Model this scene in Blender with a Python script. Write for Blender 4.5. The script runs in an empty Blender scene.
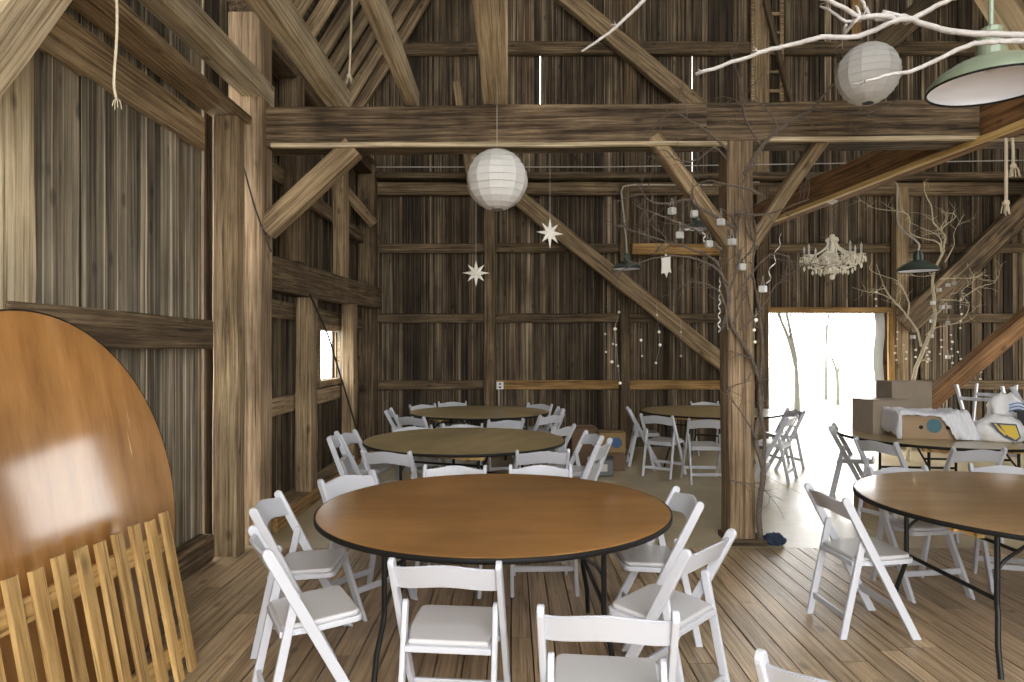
import bpy, bmesh, math, random
from mathutils import Vector, Matrix, Euler, noise

random.seed(7)
SC = bpy.context.scene
COL = SC.collection
PI = math.pi
CAMZ = 1.60
F = 680.0
HX, HY = 512.0, 349.0


def P(px, py, Y):
    """the point seen at pixel (px, py) of the photograph, at depth Y"""
    return Vector(((px - HX) * Y / F, Y, CAMZ - (py - HY) * Y / F))


# ------------------------------------------------------------------ materials
def new_mat(name):
    m = bpy.data.materials.new(name)
    m.use_nodes = True
    nt = m.node_tree
    return m, nt, nt.nodes['Principled BSDF']


def plain(name, col, rough=0.5, metal=0.0, bump=0.0, bscale=40, spec=0.5, var=0.0):
    m, nt, b = new_mat(name)
    b.inputs['Base Color'].default_value = (*col, 1)
    b.inputs['Roughness'].default_value = rough
    b.inputs['Metallic'].default_value = metal
    b.inputs['Specular IOR Level'].default_value = spec
    if bump or var:
        tc = nt.nodes.new('ShaderNodeTexCoord')
        n = nt.nodes.new('ShaderNodeTexNoise')
        n.inputs['Scale'].default_value = bscale
        n.inputs['Detail'].default_value = 5
        nt.links.new(tc.outputs['Object'], n.inputs['Vector'])
        if bump:
            bp = nt.nodes.new('ShaderNodeBump')
            bp.inputs['Strength'].default_value = bump
            bp.inputs['Distance'].default_value = 0.01
            nt.links.new(n.outputs['Fac'], bp.inputs['Height'])
            nt.links.new(bp.outputs['Normal'], b.inputs['Normal'])
        if var:
            r = nt.nodes.new('ShaderNodeValToRGB')
            r.color_ramp.elements[0].position = 0.3
            r.color_ramp.elements[1].position = 0.7
            r.color_ramp.elements[0].color = (*[c * (1 - var) for c in col], 1)
            r.color_ramp.elements[1].color = (*[min(1, c * (1 + var)) for c in col], 1)
            nt.links.new(n.outputs['Fac'], r.inputs['Fac'])
            nt.links.new(r.outputs['Color'], b.inputs['Base Color'])
    return m


def wood(name, dark, mid, light, axis='X', grain=9.0, along=0.55, rough=0.8, bump=0.5,
         streak=0.0, streak_col=(0.4, 0.36, 0.3), obj_var=0.25, isl_var=0.25, patch=0.3, spec=0.3, coat=0.0, pos=(0.3, 0.5, 0.72), crack=0.55, scratch=0.0):
    m, nt, b = new_mat(name)
    N, L = nt.nodes, nt.links
    tc = N.new('ShaderNodeTexCoord')
    oi = N.new('ShaderNodeObjectInfo')
    ge = N.new('ShaderNodeNewGeometry')
    mp = N.new('ShaderNodeMapping')
    sc = {'X': (along, grain, grain), 'Y': (grain, along, grain), 'Z': (grain, grain, along)}[axis]
    mp.inputs['Scale'].default_value = sc
    # a different piece of grain for each object and each board
    add = N.new('ShaderNodeMath'); add.operation = 'ADD'
    L.new(oi.outputs['Random'], add.inputs[0]); L.new(ge.outputs['Random Per Island'], add.inputs[1])
    mul = N.new('ShaderNodeMath'); mul.operation = 'MULTIPLY'; mul.inputs[1].default_value = 37.0
    L.new(add.outputs[0], mul.inputs[0])
    cmb = N.new('ShaderNodeCombineXYZ')
    for i in range(3):
        L.new(mul.outputs[0], cmb.inputs[i])
    L.new(tc.outputs['Object'], mp.inputs['Vector'])
    L.new(cmb.outputs[0], mp.inputs['Location'])
    n1 = N.new('ShaderNodeTexNoise')
    n1.inputs['Scale'].default_value = 1.0; n1.inputs['Detail'].default_value = 7
    n1.inputs['Roughness'].default_value = 0.72; n1.inputs['Distortion'].default_value = 0.15
    L.new(mp.outputs[0], n1.inputs['Vector'])
    r = N.new('ShaderNodeValToRGB')
    cr = r.color_ramp
    cr.elements[0].position = pos[0]; cr.elements[0].color = (*dark, 1)
    cr.elements[1].position = pos[2]; cr.elements[1].color = (*light, 1)
    e = cr.elements.new(pos[1]); e.color = (*mid, 1)
    L.new(n1.outputs['Fac'], r.inputs['Fac'])
    col = r.outputs['Color']
    # broad stains
    n2 = N.new('ShaderNodeTexNoise')
    n2.inputs['Scale'].default_value = 1.7; n2.inputs['Detail'].default_value = 4
    a2 = N.new('ShaderNodeVectorMath'); a2.operation = 'ADD'
    L.new(tc.outputs['Object'], a2.inputs[0]); L.new(cmb.outputs[0], a2.inputs[1])
    L.new(a2.outputs[0], n2.inputs['Vector'])
    mr = N.new('ShaderNodeMapRange')
    mr.inputs[1].default_value = 0.3; mr.inputs[2].default_value = 0.7
    mr.inputs[3].default_value = 1 - patch; mr.inputs[4].default_value = 1 + patch
    L.new(n2.outputs['Fac'], mr.inputs[0])
    # object and board tone
    def tone(src, v):
        t = N.new('ShaderNodeMapRange'); t.inputs[3].default_value = 1 - v; t.inputs[4].default_value = 1 + v
        L.new(src, t.inputs[0]); return t.outputs[0]
    t1 = N.new('ShaderNodeMath'); t1.operation = 'MULTIPLY'
    L.new(tone(oi.outputs['Random'], obj_var), t1.inputs[0]); L.new(tone(ge.outputs['Random Per Island'], isl_var), t1.inputs[1])
    t2 = N.new('ShaderNodeMath'); t2.operation = 'MULTIPLY'
    L.new(t1.outputs[0], t2.inputs[0]); L.new(mr.outputs[0], t2.inputs[1])
    if crack:
        mp4 = N.new('ShaderNodeMapping')
        g4 = grain * 1.5
        mp4.inputs['Scale'].default_value = {'X': (along * 0.9, g4, g4), 'Y': (g4, along * 0.9, g4), 'Z': (g4, g4, along * 0.9)}[axis]
        L.new(tc.outputs['Object'], mp4.inputs['Vector']); L.new(cmb.outputs[0], mp4.inputs['Location'])
        n4 = N.new('ShaderNodeTexNoise'); n4.inputs['Scale'].default_value = 1; n4.inputs['Detail'].default_value = 2
        L.new(mp4.outputs[0], n4.inputs['Vector'])
        m4 = N.new('ShaderNodeMapRange'); m4.inputs[1].default_value = 0.60; m4.inputs[2].default_value = 0.66
        m4.inputs[3].default_value = 1; m4.inputs[4].default_value = 1 - crack
        L.new(n4.outputs['Fac'], m4.inputs[0])
        mp5 = N.new('ShaderNodeMapping')
        mp5.inputs['Scale'].default_value = {'X': (2.6, 5, 5), 'Y': (5, 2.6, 5), 'Z': (5, 5, 2.6)}[axis]
        L.new(tc.outputs['Object'], mp5.inputs['Vector']); L.new(cmb.outputs[0], mp5.inputs['Location'])
        vo = N.new('ShaderNodeTexVoronoi'); vo.inputs['Scale'].default_value = 1.0
        L.new(mp5.outputs[0], vo.inputs['Vector'])
        m5 = N.new('ShaderNodeMapRange'); m5.inputs[1].default_value = 0.07; m5.inputs[2].default_value = 0.16
        m5.inputs[3].default_value = 1 - crack * 0.9; m5.inputs[4].default_value = 1
        L.new(vo.outputs['Distance'], m5.inputs[0])
        t3 = N.new('ShaderNodeMath'); t3.operation = 'MULTIPLY'
        L.new(m4.outputs[0], t3.inputs[0]); L.new(m5.outputs[0], t3.inputs[1])
        t4 = N.new('ShaderNodeMath'); t4.operation = 'MULTIPLY'
        L.new(t2.outputs[0], t4.inputs[0]); L.new(t3.outputs[0], t4.inputs[1])
        t2 = t4
    if streak:
        mp3 = N.new('ShaderNodeMapping')
        g3 = grain * 1.6
        mp3.inputs['Scale'].default_value = {'X': (along * .5, g3, g3), 'Y': (g3, along * .5, g3), 'Z': (g3, g3, along * .5)}[axis]
        L.new(tc.outputs['Object'], mp3.inputs['Vector']); L.new(cmb.outputs[0], mp3.inputs['Location'])
        n3 = N.new('ShaderNodeTexNoise'); n3.inputs['Scale'].default_value = 1; n3.inputs['Detail'].default_value = 3
        L.new(mp3.outputs[0], n3.inputs['Vector'])
        m3 = N.new('ShaderNodeMapRange'); m3.inputs[1].default_value = 0.57; m3.inputs[2].default_value = 0.66
        m3.inputs[3].default_value = 0; m3.inputs[4].default_value = streak
        L.new(n3.outputs['Fac'], m3.inputs[0])
        mx3 = N.new('ShaderNodeMix'); mx3.data_type = 'RGBA'
        L.new(m3.outputs[0], mx3.inputs[0]); L.new(col, mx3.inputs[6]); mx3.inputs[7].default_value = (*streak_col, 1)
        col = mx3.outputs[2]
    if scratch:
        w1 = N.new('ShaderNodeTexNoise'); w1.inputs['Scale'].default_value = 2.2; w1.inputs['Detail'].default_value = 1
        L.new(tc.outputs['Object'], w1.inputs['Vector'])
        mp6 = N.new('ShaderNodeMapping'); mp6.inputs['Rotation'].default_value = (0, 0, 0.6); mp6.inputs['Scale'].default_value = (3.0, 95, 3.0)
        L.new(tc.outputs['Object'], mp6.inputs['Vector'])
        n6 = N.new('ShaderNodeTexNoise'); n6.inputs['Scale'].default_value = 1.0; n6.inputs['Detail'].default_value = 1
        L.new(mp6.outputs[0], n6.inputs['Vector'])
        m6 = N.new('ShaderNodeMapRange'); m6.inputs[1].default_value = 0.70; m6.inputs[2].default_value = 0.74; m6.inputs[4].default_value = scratch
        L.new(n6.outputs['Fac'], m6.inputs[0])
        m7 = N.new('ShaderNodeMapRange'); m7.inputs[1].default_value = 0.52; m7.inputs[2].default_value = 0.60
        L.new(w1.outputs['Fac'], m7.inputs[0])
        mm = N.new('ShaderNodeMath'); mm.operation = 'MULTIPLY'
        L.new(m6.outputs[0], mm.inputs[0]); L.new(m7.outputs[0], mm.inputs[1])
        mx6 = N.new('ShaderNodeMix'); mx6.data_type = 'RGBA'
        L.new(mm.outputs[0], mx6.inputs[0]); L.new(col, mx6.inputs[6]); mx6.inputs[7].default_value = (0.62, 0.48, 0.30, 1)
        col = mx6.outputs[2]
    vm = N.new('ShaderNodeVectorMath'); vm.operation = 'SCALE'
    L.new(col, vm.inputs[0]); L.new(t2.outputs[0], vm.inputs['Scale'])
    L.new(vm.outputs[0], b.inputs['Base Color'])
    b.inputs['Roughness'].default_value = rough
    b.inputs['Specular IOR Level'].default_value = spec
    if coat:
        b.inputs['Coat Weight'].default_value = coat
        b.inputs['Coat Roughness'].default_value = 0.09
    if bump:
        bp = N.new('ShaderNodeBump'); bp.inputs['Strength'].default_value = bump; bp.inputs['Distance'].default_value = 0.012
        L.new(n1.outputs['Fac'], bp.inputs['Height']); L.new(bp.outputs['Normal'], b.inputs['Normal'])
    return m


M = {}
P1 = (0.36, 0.5, 0.64)
M['wall'] = wood('barn_board_back', (0.02105, 0.01439, 0.008032), (0.08422, 0.05949, 0.03571), (0.1914, 0.1459, 0.09464), 'Z', 30, 0.4,
                 streak=0.85, streak_col=(0.3445, 0.2783, 0.1919), obj_var=0, isl_var=0.6, patch=0.4, bump=1.0, pos=P1)
M['wall_grey'] = wood('barn_board_grey', (0.05557, 0.0436, 0.02934), (0.1667, 0.1395, 0.09977), (0.3087, 0.2641, 0.1937), 'Z', 30, 0.35,
                      streak=0.8, streak_col=(0.6422, 0.573, 0.4343), obj_var=0, isl_var=0.4, patch=0.35, bump=1.0, pos=P1)
M['timber'] = wood('old_timber', (0.1201, 0.07977, 0.04017), (0.2839, 0.2017, 0.1142), (0.4586, 0.349, 0.2114), 'X', 42, 1.1, bump=0.9, pos=P1, isl_var=0.05, obj_var=0.14)
M['timber_red'] = wood('reddish_timber', (0.115, 0.073, 0.039), (0.255, 0.178, 0.107), (0.41, 0.308, 0.198), 'X', 42, 1.1, bump=0.9, pos=P1, isl_var=0.05, obj_var=0.08)
M['timber_dark'] = wood('dark_timber', (0.02329, 0.01489, 0.008607), (0.09774, 0.06706, 0.03874), (0.2236, 0.163, 0.1015), 'X', 30, 1.2, patch=0.6, bump=0.9, pos=P1, isl_var=0.05)
M['timber_girt'] = wood('girt_timber', (0.04284, 0.02881, 0.01538), (0.119, 0.08256, 0.04614), (0.2238, 0.1632, 0.09504), 'X', 38, 1.1, patch=0.4, bump=0.9, pos=P1, isl_var=0.05)
M['timber_pale'] = wood('pale_timber', (0.255, 0.1921, 0.1115), (0.4869, 0.3966, 0.2598), (0.6723, 0.5763, 0.4053), 'X', 40, 0.9, patch=0.25, obj_var=0.12, bump=0.7, pos=P1, isl_var=0.05)
M['timber_orange'] = wood('orange_timber', (0.1476, 0.07754, 0.02598), (0.305, 0.1793, 0.06494), (0.4428, 0.2811, 0.1212), 'X', 38, 1.1, patch=0.3, obj_var=0.15, pos=P1, isl_var=0.05)
M['timber_brown'] = wood('brown_timber', (0.08611, 0.04182, 0.01616), (0.1894, 0.09605, 0.03737), (0.2869, 0.1583, 0.06665), 'X', 36, 1.0, patch=0.3, obj_var=0.1, pos=P1, isl_var=0.05)
M['rafter'] = wood('rafter_timber', (0.1215, 0.08333, 0.0485), (0.2734, 0.1985, 0.1201), (0.4374, 0.337, 0.2136), 'X', 38, 1.1, patch=0.35, pos=P1, isl_var=0.05, obj_var=0.35)
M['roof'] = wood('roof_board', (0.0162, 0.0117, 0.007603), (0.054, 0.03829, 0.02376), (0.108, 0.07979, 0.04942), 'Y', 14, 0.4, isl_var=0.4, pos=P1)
M['deck'] = wood('floor_board', (0.2021, 0.1376, 0.07568), (0.3139, 0.2253, 0.1333), (0.4214, 0.3182, 0.2021), 'Y', 45, 1.2, rough=0.36, isl_var=0.18, patch=0.25, spec=0.5, bump=0.5, pos=P1)
M['slat'] = wood('slat_pine', (0.26, 0.1449, 0.04805), (0.42, 0.262, 0.09979), (0.53, 0.3549, 0.1525), 'X', 38, 1.6, rough=0.6, patch=0.2, obj_var=0.15, pos=P1, isl_var=0.0)
M['plywood'] = wood('varnished_plywood', (0.3088, 0.1356, 0.04139), (0.4308, 0.2126, 0.06877), (0.5121, 0.2786, 0.1019), 'X', 5, 0.8, rough=0.30, patch=0.28, obj_var=0.0, isl_var=0.0, bump=0.03, spec=0.5, coat=1.0, crack=0, scratch=0.8)
M['plywood_olive'] = wood('olive_reflection_plywood', (0.3177, 0.2408, 0.1118), (0.4305, 0.3331, 0.1629), (0.533, 0.4201, 0.2178), 'X', 5, 0.8, rough=0.3, patch=0.18, obj_var=0.0, isl_var=0.0, bump=0.03, spec=0.5, coat=0.4, crack=0, scratch=0.8)  # olive tint paints the wall's reflection into the varnished top
M['plywood_red'] = wood('reddish_plywood', (0.20, 0.085, 0.022), (0.33, 0.158, 0.045), (0.43, 0.225, 0.075), 'X', 5, 0.8, rough=0.40, patch=0.25, obj_var=0.0, isl_var=0.0, bump=0.03, spec=0.25, coat=1.0, crack=0, scratch=0.8)
M['plywood_tan'] = wood('worn_plywood', (0.30, 0.175, 0.075), (0.42, 0.265, 0.125), (0.52, 0.345, 0.175), 'X', 5, 0.8, rough=0.30, patch=0.28, obj_var=0.0, isl_var=0.0, bump=0.03, spec=0.5, coat=0.8, crack=0, scratch=0.8)
M['runner'] = wood('table_runner_wood', (0.462, 0.2925, 0.0968), (0.638, 0.4334, 0.1646), (0.748, 0.5418, 0.242), 'X', 8, 0.8, rough=0.5, patch=0.1, obj_var=0.05)
M['white'] = plain('white_resin', (0.53, 0.545, 0.60), 0.28)
M['pad'] = plain('white_vinyl_pad', (0.54, 0.54, 0.555), 0.36)
M['black_band'] = plain('black_edge_band', (0.010, 0.0095, 0.009), 0.6, spec=0.2)
M['black_steel'] = plain('black_steel', (0.009, 0.0085, 0.008), 0.45, 0.0, spec=0.3)
M['steel'] = plain('dull_steel', (0.42, 0.41, 0.39), 0.4, 0.8)
M['conduit'] = plain('painted_conduit', (0.5, 0.47, 0.42), 0.5, 0.3)
M['paper'] = plain('lantern_paper', (0.56, 0.56, 0.55), 0.8, bump=0.15, bscale=18)
M['wire'] = plain('thin_wire', (0.55, 0.53, 0.48), 0.5, 0.3)
M['star'] = plain('white_star_paper', (0.86, 0.84, 0.78), 0.7)
M['green'] = plain('green_enamel', (0.165, 0.20, 0.14), 0.35)
M['green_dark'] = plain('dark_green_enamel', (0.05, 0.075, 0.06), 0.35)
M['enamel_white'] = plain('white_enamel', (0.70, 0.73, 0.82), 0.3)
M['rope'] = plain('hemp_rope', (0.55, 0.48, 0.36), 0.9, bump=0.8, bscale=140)
M['branch_white'] = plain('white_painted_bark', (0.34, 0.32, 0.31), 0.8, bump=0.6, bscale=60, var=0.12)
M['bark'] = plain('brown_bark', (0.125, 0.10, 0.08), 0.9, bump=0.7, bscale=70, var=0.35)
M['bark_pale'] = plain('pale_bark', (0.56, 0.49, 0.35), 0.9, bump=0.5, bscale=60, var=0.25)
M['cardboard'] = plain('cardboard', (0.33, 0.23, 0.14), 0.8, var=0.08, bscale=6)
M['cardboard_grey'] = plain('grey_cardboard', (0.27, 0.22, 0.17), 0.8, var=0.08, bscale=6)
M['cardboard_red'] = plain('reddish_cardboard', (0.15, 0.088, 0.05), 0.8, var=0.1, bscale=6)
M['cardboard_yellow'] = plain('yellowish_cardboard', (0.28, 0.185, 0.075), 0.8, var=0.1, bscale=6)
M['tape'] = plain('packing_tape', (0.40, 0.30, 0.19), 0.3)
M['hole'] = plain('dark_hole', (0.02, 0.014, 0.01), 0.9)
M['teal'] = plain('teal_print', (0.06, 0.15, 0.19), 0.7)
M['blueprint'] = plain('blue_print', (0.05, 0.11, 0.24), 0.7)
M['cloth'] = plain('white_sheet', (0.68, 0.69, 0.74), 0.9)
M['bag_white'] = plain('white_sack', (0.75, 0.75, 0.76), 0.5)
M['yellow'] = plain('yellow_print', (0.60, 0.42, 0.03), 0.5)
M['navy'] = plain('navy_print', (0.03, 0.05, 0.10), 0.5)
M['sky_blue'] = plain('blue_stripe_print', (0.10, 0.28, 0.62), 0.5)
M['bin'] = plain('dark_grey_plastic', (0.05, 0.06, 0.06), 0.5)
M['tub'] = plain('grey_plastic', (0.13, 0.135, 0.14), 0.5)
M['bluebag'] = plain('dark_blue_fabric', (0.025, 0.04, 0.085), 0.8, bump=0.6, bscale=30)
M['ribbon'] = plain('silver_ribbon', (0.75, 0.74, 0.72), 0.3, 0.4)
M['outdoor_ground'] = plain('sunlit_gravel', (0.62, 0.60, 0.55), 0.9, bump=0.4, bscale=9)
M['tree_bark'] = plain('outdoor_bark', (0.085, 0.085, 0.07), 0.9, var=0.2, bscale=8)
M['iron'] = plain('black_iron', (0.03, 0.027, 0.025), 0.6, 0.4)
M['plate'] = plain('white_switch_plate', (0.8, 0.8, 0.78), 0.4)


def glass_mat(name, col, rough, trans):
    m, nt, b = new_mat(name)
    b.inputs['Base Color'].default_value = (*col, 1)
    b.inputs['Roughness'].default_value = rough
    b.inputs['Transmission Weight'].default_value = trans
    b.inputs['IOR'].default_value = 1.5
    return m


M['crystal'] = glass_mat('cut_crystal', (0.98, 0.93, 0.80), 0.06, 0.15)
M['frosted'] = glass_mat('frosted_glass', (0.72, 0.73, 0.72), 0.35, 0.55)


def sheer_mat(name='sheer_curtain', k=0.8):
    m, nt, b = new_mat(name)
    b.inputs['Base Color'].default_value = (0.85, 0.84, 0.8, 1)
    b.inputs['Roughness'].default_value = 0.9
    t = nt.nodes.new('ShaderNodeBsdfTranslucent'); t.inputs[0].default_value = (k, k, k * 0.95, 1)
    mx = nt.nodes.new('ShaderNodeMixShader'); mx.inputs[0].default_value = 0.5
    out = nt.nodes['Material Output']
    nt.links.new(b.outputs[0], mx.inputs[1]); nt.links.new(t.outputs[0], mx.inputs[2])
    nt.links.new(mx.outputs[0], out.inputs[0])
    return m


M['sheer'] = sheer_mat('sheer_curtain', 0.16)
M['fringe'] = sheer_mat('pale_fringe', 0.10)


def concrete_mat():
    m, nt, b = new_mat('smooth_concrete')
    N, L = nt.nodes, nt.links
    tc = N.new('ShaderNodeTexCoord')
    n = N.new('ShaderNodeTexNoise'); n.inputs['Scale'].default_value = 1.6; n.inputs['Detail'].default_value = 8; n.inputs['Roughness'].default_value = 0.65
    L.new(tc.outputs['Object'], n.inputs['Vector'])
    r = N.new('ShaderNodeValToRGB')
    r.color_ramp.elements[0].position = 0.3; r.color_ramp.elements[0].color = (0.29, 0.235, 0.135, 1)
    r.color_ramp.elements[1].position = 0.72; r.color_ramp.elements[1].color = (0.55, 0.47, 0.31, 1)
    L.new(n.outputs['Fac'], r.inputs['Fac']); L.new(r.outputs['Color'], b.inputs['Base Color'])
    rr = N.new('ShaderNodeMapRange'); rr.inputs[3].default_value = 0.18; rr.inputs[4].default_value = 0.5
    L.new(n.outputs['Fac'], rr.inputs[0]); L.new(rr.outputs[0], b.inputs['Roughness'])
    bp = N.new('ShaderNodeBump'); bp.inputs['Strength'].default_value = 0.15; bp.inputs['Distance'].default_value = 0.01
    L.new(n.outputs['Fac'], bp.inputs['Height']); L.new(bp.outputs['Normal'], b.inputs['Normal'])
    return m


M['concrete'] = concrete_mat()


# ------------------------------------------------------------------ mesh helpers
def link(name, bm, mat, parent=None, smooth=False, recalc=True):
    if recalc:
        bmesh.ops.recalc_face_normals(bm, faces=bm.faces)
    me = bpy.data.meshes.new(name)
    bm.to_mesh(me); bm.free()
    if smooth:
        me.shade_smooth()
    me.materials.append(mat)
    o = bpy.data.objects.new(name, me)
    COL.objects.link(o)
    if parent is not None:
        o.parent = parent
    return o


def tag(o, label=None, cat=None, group=None, kind=None):
    if label: o['label'] = label
    if cat: o['category'] = cat
    if group: o['group'] = group
    if kind: o['kind'] = kind
    return o


def empty(name, loc=(0, 0, 0), rz=0.0):
    o = bpy.data.objects.new(name, None)
    o.empty_display_size = 0.1
    o.location = loc; o.rotation_euler = (0, 0, rz)
    COL.objects.link(o)
    return o


def copy_tree(o, parent=None):
    c = o.copy(); COL.objects.link(c)
    if parent is not None:
        c.parent = parent
    for ch in list(o.children):
        copy_tree(ch, c)
    return c


def add_box(bm, x0, x1, y0, y1, z0, z1, mtx=None, bevel=0.0):
    vs = [bm.verts.new(Vector(v)) for v in ((x0, y0, z0), (x1, y0, z0), (x1, y1, z0), (x0, y1, z0), (x0, y0, z1), (x1, y0, z1), (x1, y1, z1), (x0, y1, z1))]
    fs = [bm.faces.new([vs[i] for i in q]) for q in ((3, 2, 1, 0), (4, 5, 6, 7), (0, 1, 5, 4), (1, 2, 6, 5), (2, 3, 7, 6), (3, 0, 4, 7))]
    if bevel:
        es = list({e for f in fs for e in f.edges})
        r = bmesh.ops.bevel(bm, geom=es, offset=bevel, segments=2, affect='EDGES', profile=0.5)
        vs = list({v for f in r['faces'] for v in f.verts} | {v for v in vs if v.is_valid})
    if mtx is not None:
        bmesh.ops.transform(bm, matrix=mtx, verts=[v for v in vs if v.is_valid])
    return vs


def add_prism(bm, pts, axis_vec, h, bevel=0.0, seg=2):
    """extrude the closed outline pts (3-D, planar) by axis_vec*h"""
    a = Vector(axis_vec) * h
    v0 = [bm.verts.new(Vector(p)) for p in pts]
    v1 = [bm.verts.new(Vector(p) + a) for p in pts]
    f0 = bm.faces.new(v0[::-1]); f1 = bm.faces.new(v1)
    n = len(pts)
    for i in range(n):
        bm.faces.new((v0[i], v0[(i + 1) % n], v1[(i + 1) % n], v1[i]))
    if bevel:
        es = list(set(f0.edges) | set(f1.edges))
        bmesh.ops.bevel(bm, geom=es, offset=bevel, segments=seg, affect='EDGES', profile=0.5)


def add_tube(bm, pts, r, sides=8, taper=None, cap=True):
    pts = [Vector(p) for p in pts]
    n = len(pts)
    rad = r if callable(r) else None
    rings = []
    prev = None
    for i, p in enumerate(pts):
        t = (pts[min(i + 1, n - 1)] - pts[max(i - 1, 0)])
        if t.length < 1e-9:
            t = Vector((0, 0, 1))
        t.normalize()
        if prev is None:
            a = Vector((0, 0, 1)) if abs(t.z) < 0.9 else Vector((1, 0, 0))
            u = t.cross(a).normalized()
        else:
            u = (prev - t * prev.dot(t))
            u = u.normalized() if u.length > 1e-6 else t.orthogonal().normalized()
        prev = u
        w = t.cross(u)
        rr = rad(i / max(1, n - 1)) if rad else r
        rings.append([bm.verts.new(p + (u * math.cos(2 * PI * k / sides) + w * math.sin(2 * PI * k / sides)) * rr) for k in range(sides)])
    for a, b in zip(rings, rings[1:]):
        for k in range(sides):
            bm.faces.new((a[k], a[(k + 1) % sides], b[(k + 1) % sides], b[k]))
    if cap:
        bm.faces.new(rings[0][::-1]); bm.faces.new(rings[-1])


def add_lathe(bm, prof, seg=32, center=(0, 0, 0), close=False):
    """prof: list of (r, z)"""
    c = Vector(center)
    rings = []
    for r, z in prof:
        if r < 1e-6:
            rings.append([bm.verts.new(c + Vector((0, 0, z)))])
        else:
            rings.append([bm.verts.new(c + Vector((r * math.cos(2 * PI * k / seg), r * math.sin(2 * PI * k / seg), z))) for k in range(seg)])
    pairs = list(zip(rings, rings[1:]))
    if close:
        pairs.append((rings[-1], rings[0]))
    for a, b in pairs:
        for k in range(seg):
            k2 = (k + 1) % seg
            if len(a) == 1 and len(b) == 1: continue
            if len(a) == 1: bm.faces.new((a[0], b[k2], b[k]))
            elif len(b) == 1: bm.faces.new((a[k], a[k2], b[0]))
            else: bm.faces.new((a[k], a[k2], b[k2], b[k]))


def smooth_path(pts, n=6, jitter=0.0, rnd=random):
    """Catmull-Rom through pts"""
    pts = [Vector(p) for p in pts]
    if len(pts) < 3:
        out = [pts[0].lerp(pts[-1], i / n) for i in range(n + 1)]
    else:
        q = [pts[0] * 2 - pts[1]] + pts + [pts[-1] * 2 - pts[-2]]
        out = []
        for i in range(1, len(q) - 2):
            for k in range(n):
                t = k / n
                a, b, c, d = q[i - 1], q[i], q[i + 1], q[i + 2]
                out.append(0.5 * ((2 * b) + (c - a) * t + (2 * a - 5 * b + 4 * c - d) * t * t + (3 * b - a - 3 * c + d) * t ** 3))
        out.append(pts[-1])
    if jitter:
        out = [out[0]] + [p + Vector([rnd.uniform(-jitter, jitter) for _ in range(3)]) for p in out[1:-1]] + [out[-1]]
    return out


def timber(name, p0, p1, w, h, mat, label, cat, up=(0, 0, 1), rough=0.006, bevel=0.012, kind='structure', group=None):
    """a hewn timber from p0 to p1 (axis line), w across, h along up; its own object with local X along the length"""
    p0, p1 = Vector(p0), Vector(p1)
    d = p1 - p0; ln = d.length; x = d.normalized()
    upv = Vector(up); upv = upv - x * upv.dot(x)
    if upv.length < 1e-4:
        upv = x.orthogonal()
    z = upv.normalized(); y = z.cross(x)
    bm = bmesh.new()
    n = max(1, int(ln / 0.45))
    rings = []
    rnd = random.Random(int(abs(p0.x * 131 + p0.y * 71 + p1.z * 37 + w * 999) * 100))
    b = min(bevel, w * 0.2, h * 0.2)
    sec = [(-w / 2 + b, -h / 2), (w / 2 - b, -h / 2), (w / 2, -h / 2 + b), (w / 2, h / 2 - b), (w / 2 - b, h / 2), (-w / 2 + b, h / 2), (-w / 2, h / 2 - b), (-w / 2, -h / 2 + b)]
    for i in range(n + 1):
        sw, sh = 1 + rnd.uniform(-rough, rough) * 4, 1 + rnd.uniform(-rough, rough) * 4
        oy, oz = rnd.uniform(-rough, rough), rnd.uniform(-rough, rough)
        if i in (0, n):
            sw = sh = 1; oy = oz = 0
        rings.append([bm.verts.new((ln * i / n, a * sw + oy, c * sh + oz)) for a, c in sec])
    for a, c in zip(rings, rings[1:]):
        for k in range(8):
            bm.faces.new((a[k], a[(k + 1) % 8], c[(k + 1) % 8], c[k]))
    bm.faces.new(rings[0][::-1]); bm.faces.new(rings[-1])
    o = link(name, bm, mat)
    o.matrix_world = Matrix((
        (x.x, y.x, z.x, p0.x), (x.y, y.y, z.y, p0.y), (x.z, y.z, z.z, p0.z), (0, 0, 0, 1)))
    tag(o, label, cat, group, kind)
    return o


# ------------------------------------------------------------------ the setting
YB = 11.05          # inner face of the back wall
XL = -2.42          # inner face of the left boarding
XR = 9.2
YF = -3.0
DECK_END = 5.47


def roof_z(x):
    """gambrel roof underside"""
    pts = [(-2.95, 4.45), (-0.6, 8.3), (3.3, 10.2), (7.2, 8.3), (9.6, 4.45)]
    for (a, za), (b, zb) in zip(pts, pts[1:]):
        if a <= x <= b:
            return za + (zb - za) * (x - a) / (b - a)
    return 4.4


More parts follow.
